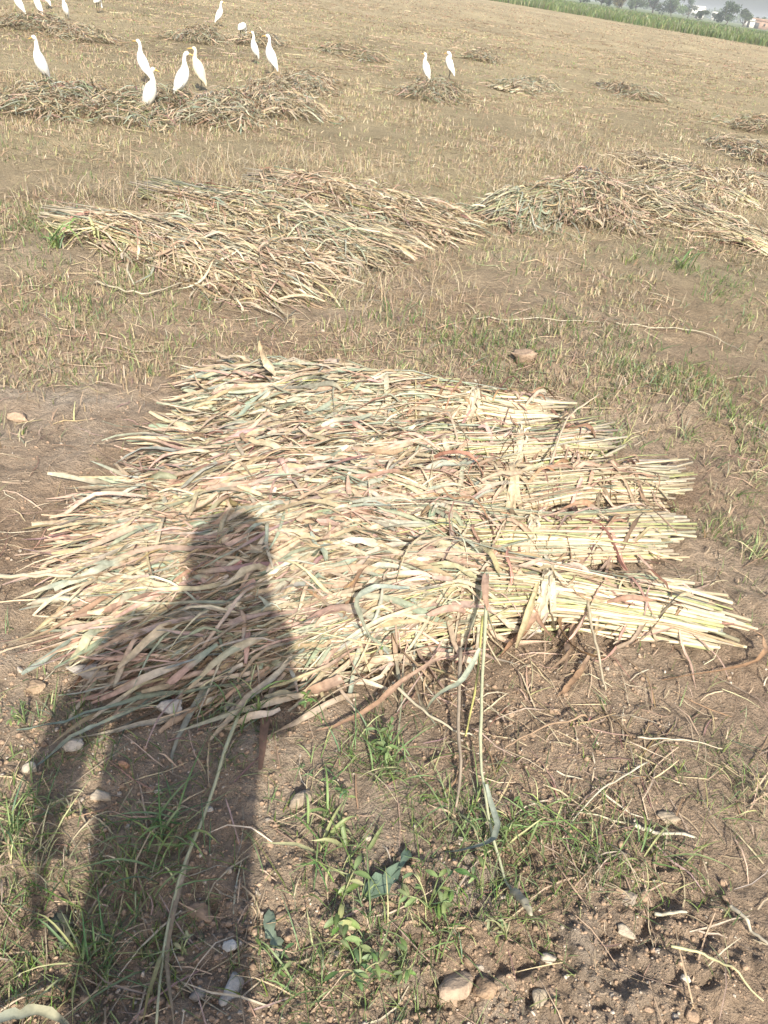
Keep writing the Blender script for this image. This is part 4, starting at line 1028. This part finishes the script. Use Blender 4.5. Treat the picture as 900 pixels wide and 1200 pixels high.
seedling('leafy green weed left of the hanging seed head', 500, 1070, 6, .06, .04, dict(weed=4, fresh=2, lime=1))
seedling('green leafy weed near the bottom edge right of the shadow', 420, 1150, 6, .055, .04, dict(weed=4, fresh=2))
seedling('green weed sprawling beside the trailing dry leaf', 450, 880, 6, .05, .035, dict(weed=4, fresh=2))
seedling('small green weed on the right middle soil', 795, 905, 3, .03, .018, dict(weed=3, fresh=1))

# ------------------------------------------------------------------ the photographer, whose shadow falls on the sheaves
def skin_figure(name, verts, edges, roots, mat, parent, sub=2):
    import bmesh
    me = bpy.data.meshes.new(name); bm = bmesh.new(); sk = bm.verts.layers.skin.verify()
    vl = []
    for i, (co, r) in enumerate(verts):
        v = bm.verts.new(co); v[sk].radius = r if isinstance(r, tuple) else (r, r); v[sk].use_root = i in roots; vl.append(v)
    for a, b in edges: bm.edges.new((vl[a], vl[b]))
    bm.to_mesh(me); bm.free()
    o = bpy.data.objects.new(name, me); C.objects.link(o)
    m1 = o.modifiers.new('skin', 'SKIN'); m1.use_smooth_shade = True
    m2 = o.modifiers.new('sub', 'SUBSURF'); m2.levels = sub; m2.render_levels = sub
    dg = bpy.context.evaluated_depsgraph_get()
    me2 = bpy.data.meshes.new_from_object(o.evaluated_get(dg)); o.modifiers.clear(); o.data = me2
    me2.materials.clear(); me2.materials.append(mat)
    o.parent = parent
    return o
M_skin = plain_mat('brown_skin', (.30, .17, .10), .55, .4, .08, 12)
M_shirt = plain_mat('cotton_shirt', (.55, .54, .50), .9, .15, .08, 12, .2, 60)
M_trs = plain_mat('cotton_trousers', (.50, .49, .46), .9, .15, .08, 12, .2, 60)
M_scarf = plain_mat('head_cloth', (.62, .58, .50), .9, .15, .1, 18, .3, 40)
M_shoe = plain_mat('sandal', (.10, .07, .05), .7, .3, .2)
M_phone = plain_mat('phone_shell', (.03, .035, .05), .25, .5, .05)
M_glass = plain_mat('lens_glass', (.01, .01, .012), .08, .6, .0)
BX, BY = -.06, -.26
person = empty('person', (BX, BY, gz(BX, BY)))
tag(person, 'person standing with a phone raised, seen here only as a dark shadow over the soil', 'person')
bv, be, br_ = [], [], set()
def node(x, y, z, r, link=None, root=False):
    bv.append(((x, y, z), r)); i = len(bv) - 1
    if link is not None: be.append((link, i))
    if root: br_.add(i)
    return i
pel = node(0, 0, .95, (.15, .10), None, True)
sp = node(0, 0, 1.12, (.13, .10), pel); ch = node(.05, 0, 1.32, (.15, .105), sp); nb = node(.07, .005, 1.47, (.07, .06), ch)
HX = .105
nk = node(.09, .02, 1.535, .052, nb); jaw = node(HX, .035, 1.59, (.060, .075), nk); hd = node(HX, .03, 1.665, (.074, .09), jaw); tp = node(HX, .02, 1.74, (.055, .07), hd)
ns = node(HX, .118, 1.625, .014, jaw)
for s_ in (-1, 1):
    hp = node(.075 * s_, 0, .90, .080, pel); kn = node(.085 * s_, .02, .50, .055, hp); an_ = node(.115 * s_, -.01, .09, .040, kn)
    he = node(.12 * s_, .06, .045, (.042, .03), an_); to = node(.13 * s_, .16, .03, (.045, .022), he)
# right arm, bent up to the phone; left arm hanging away from the body
sh_r = node(.205, 0, 1.42, .062, ch); el_r = node(.205, .08, 1.20, .044, sh_r); wr_r = node(.118, .185, 1.335, .030, el_r); pa_r = node(.095, .22, 1.40, (.036, .020), wr_r)
sh_l = node(-.12, 0, 1.42, .062, ch); el_l = node(-.245, -.02, 1.15, .044, sh_l); wr_l = node(-.262, .03, .92, .029, el_l); pa_l = node(-.258, .04, .85, (.022, .036), wr_l)
def finger(pts, r):
    pr = None
    for k, p in enumerate(pts):
        pr = node(*p, r * (1 - .12 * k), pr, root=(k == 0))
for k, (dy, ll) in enumerate(((-.025, .070), (-.008, .085), (.010, .080), (.026, .062))):
    finger([(-.258, .04 + dy, .84), (-.260, .042 + dy, .82 - ll * .4), (-.253, .045 + dy, .81 - ll * .75), (-.241, .047 + dy, .805 - ll)], .0095)
finger([(-.253, .065, .87), (-.245, .085, .845), (-.238, .09, .815)], .0105)
# phone, square to the camera's view, just behind the lens
def ph(a, b, c):   # phone axes: a right, b up, c forward, from the lens
    q = Vector((0, 0, CAM_H)) + _R * a + _V * b + _F * c
    return (q.x, q.y, q.z)
def phl(a, b, c): q = ph(a, b, c); return (q[0] - BX, q[1] - BY, q[2] - person.location.z)
# fingers of the right hand close round the phone's lower edge
for k, b in enumerate((-.098, -.116, -.134, -.150)):
    finger([phl(.052, b - .004, -.034), phl(.062, b, -.022), phl(.060, b, -.004), phl(.036, b, .0035)], .0085)
finger([phl(.045, -.135, -.045), phl(.030, -.110, -.036), phl(.012, -.088, -.032)], .0105)
body = skin_figure('body', bv, be, br_, M_skin, person)
def ring_loft(name, rings, mat, parent, k=28, wob=.0):
    V = []
    for (cx, cy, z, rx, ry) in rings:
        for i in range(k):
            a = i * 2 * math.pi / k; w_ = 1 + wob * math.sin(a * 7 + z * 3)
            V.append((cx + rx * w_ * math.cos(a), cy + ry * w_ * math.sin(a), z))
    n = len(rings)
    Q = [[j * k + i, j * k + (i + 1) % k, (j + 1) * k + (i + 1) % k, (j + 1) * k + i] for j in range(n - 1) for i in range(k)]
    return mk(name, np.array(V), [np.array(Q)], mat, parent, smooth=True)
ring_loft('shirt', [(.075, 0, 1.50, .075, .070), (.07, 0, 1.475, .13, .085), (.055, 0, 1.44, .195, .105), (.05, 0, 1.36, .205, .128), (.03, 0, 1.22, .180, .130), (.012, 0, 1.08, .170, .128), (.005, 0, .95, .162, .130), (.005, .005, .80, .152, .135), (.005, .01, .62, .145, .14), (.005, .01, .50, .150, .145)], M_shirt, person, wob=.02)
for s_, pth in ((1, [(.19, 0, 1.42), (.205, .03, 1.32), (.207, .08, 1.20), (.165, .13, 1.26)]), (-1, [(-.10, 0, 1.42), (-.18, -.008, 1.30), (-.245, -.02, 1.15), (-.258, .008, 1.02)])):
    P = smooth_path(pth, 12); V, Q, E = tubes(P[None], np.linspace(.080, .050, 12)[None], 14)
    mk('sleeve', V[0], [Q], M_shirt, person, smooth=True)
for s_ in (-1, 1):
    ring_loft('trouser_leg', [(.07 * s_, 0, .86, .085, .10), (.075 * s_, .01, .66, .082, .09), (.085 * s_, .02, .50, .080, .085), (.10 * s_, .01, .30, .075, .08), (.113 * s_, -.005, .12, .068, .075)], M_trs, person, 20, .03)
    V0, F0 = ico(3); mk('sandal', V0 * np.array([.052, .135, .016]) + np.array([.125 * s_, .075, .012]), [F0], M_shoe, person, smooth=True)
    V0, F0 = ico(2); mk('eye', V0 * .0125 + np.array([HX + .030 * s_, .108, 1.662]), [F0], M_eye, person, smooth=True)
    mk('ear', V0 * np.array([.012, .022, .033]) + np.array([HX + .083 * s_, .02, 1.645]), [F0], M_skin, person, smooth=True)
V0, F0 = ico(2); mk('mouth', V0 * np.array([.024, .008, .006]) + np.array([HX, .112, 1.588]), [F0], plain_mat('lips', (.22, .09, .07), .5), person, smooth=True)
# wound head cloth
for k, (zz, rr, tl) in enumerate(((1.69, .080, .1), (1.715, .086, -.15), (1.74, .082, .2), (1.768, .066, -.1), (1.795, .045, .1))):
    a = np.linspace(0, 2 * math.pi, 33); P = np.stack([HX + rr * np.cos(a), .015 + rr * 1.08 * np.sin(a), zz + tl * .08 * np.cos(a + k)], 1)
    V, Q, E = tubes(P[None], np.full((1, 33), .030), 10); mk('head_cloth', V[0], [Q], M_scarf, person, smooth=True)
V0, F0 = ico(3); mk('head_cloth', V0 * np.array([.085, .095, .08]) + np.array([HX, .015, 1.755]), [F0], M_scarf, person, smooth=True)
ring_loft('shadow_drape', [(HX, .0, 1.66, .100, .105), (HX, .0, 1.60, .112, .100), (HX - .01, -.005, 1.54, .125, .10), (.09, 0, 1.49, .165, .11), (.07, 0, 1.44, .205, .125), (.05, 0, 1.36, .222, .15), (.04, 0, 1.28, .22, .155)], M_scarf, person, wob=.03)  # unseen drape, added so the cast shadow's neck merges into the shoulders
phone = empty('phone', ph(0, -.07, -.0175)); tag(phone, 'dark phone held up in the hand of the standing person', 'phone')
def slab(name, a0, a1, b0, b1, c0_, c1_, mat, parent, bev=.004):
    import bmesh
    o0 = np.array(parent.matrix_world.translation) if False else np.array(parent.location)
    bm = bmesh.new(); bmesh.ops.create_cube(bm, size=1.0)
    for v in bm.verts: v.co = Vector(((a0 + a1) / 2 + v.co.x * (a1 - a0), (b0 + b1) / 2 + v.co.y * (b1 - b0), (c0_ + c1_) / 2 + v.co.z * (c1_ - c0_)))
    bmesh.ops.bevel(bm, geom=list(bm.edges), offset=bev, segments=2, affect='EDGES')
    for v in bm.verts: v.co = Vector(ph(*v.co)) - Vector(o0)
    me = bpy.data.meshes.new(name); bm.to_mesh(me); bm.free(); me.materials.append(mat)
    o = bpy.data.objects.new(name, me); C.objects.link(o); o.parent = parent
    return o
slab('body', -.055, .020, -.150, .012, -.022, -.014, M_phone, phone, .003)
slab('screen', -.052, .017, -.146, .008, -.0235, -.0222, M_glass, phone, .0004)
slab('camera_bump', -.012, .012, -.040, .009, -.0138, -.0125, M_glass, phone, .0004)

# ------------------------------------------------------------------ haze
m = bpy.data.materials.new('haze'); m.use_nodes = True; nt = m.node_tree
for n in list(nt.nodes): nt.nodes.remove(n)
pv = nt.nodes.new('ShaderNodeVolumePrincipled'); pv.inputs['Density'].default_value = .0007; pv.inputs['Color'].default_value = (.86, .91, .95, 1)
pv.inputs['Density Attribute'].default_value = ''; pv.inputs['Anisotropy'].default_value = 0.0
mo = nt.nodes.new('ShaderNodeOutputMaterial'); nt.links.new(pv.outputs[0], mo.inputs['Volume'])
hz = bxm('haze', (-1600, -1600, -4), (1600, 1600, 14), m, None)
tag(hz, 'thin pale haze over the field', 'haze', kind='stuff')
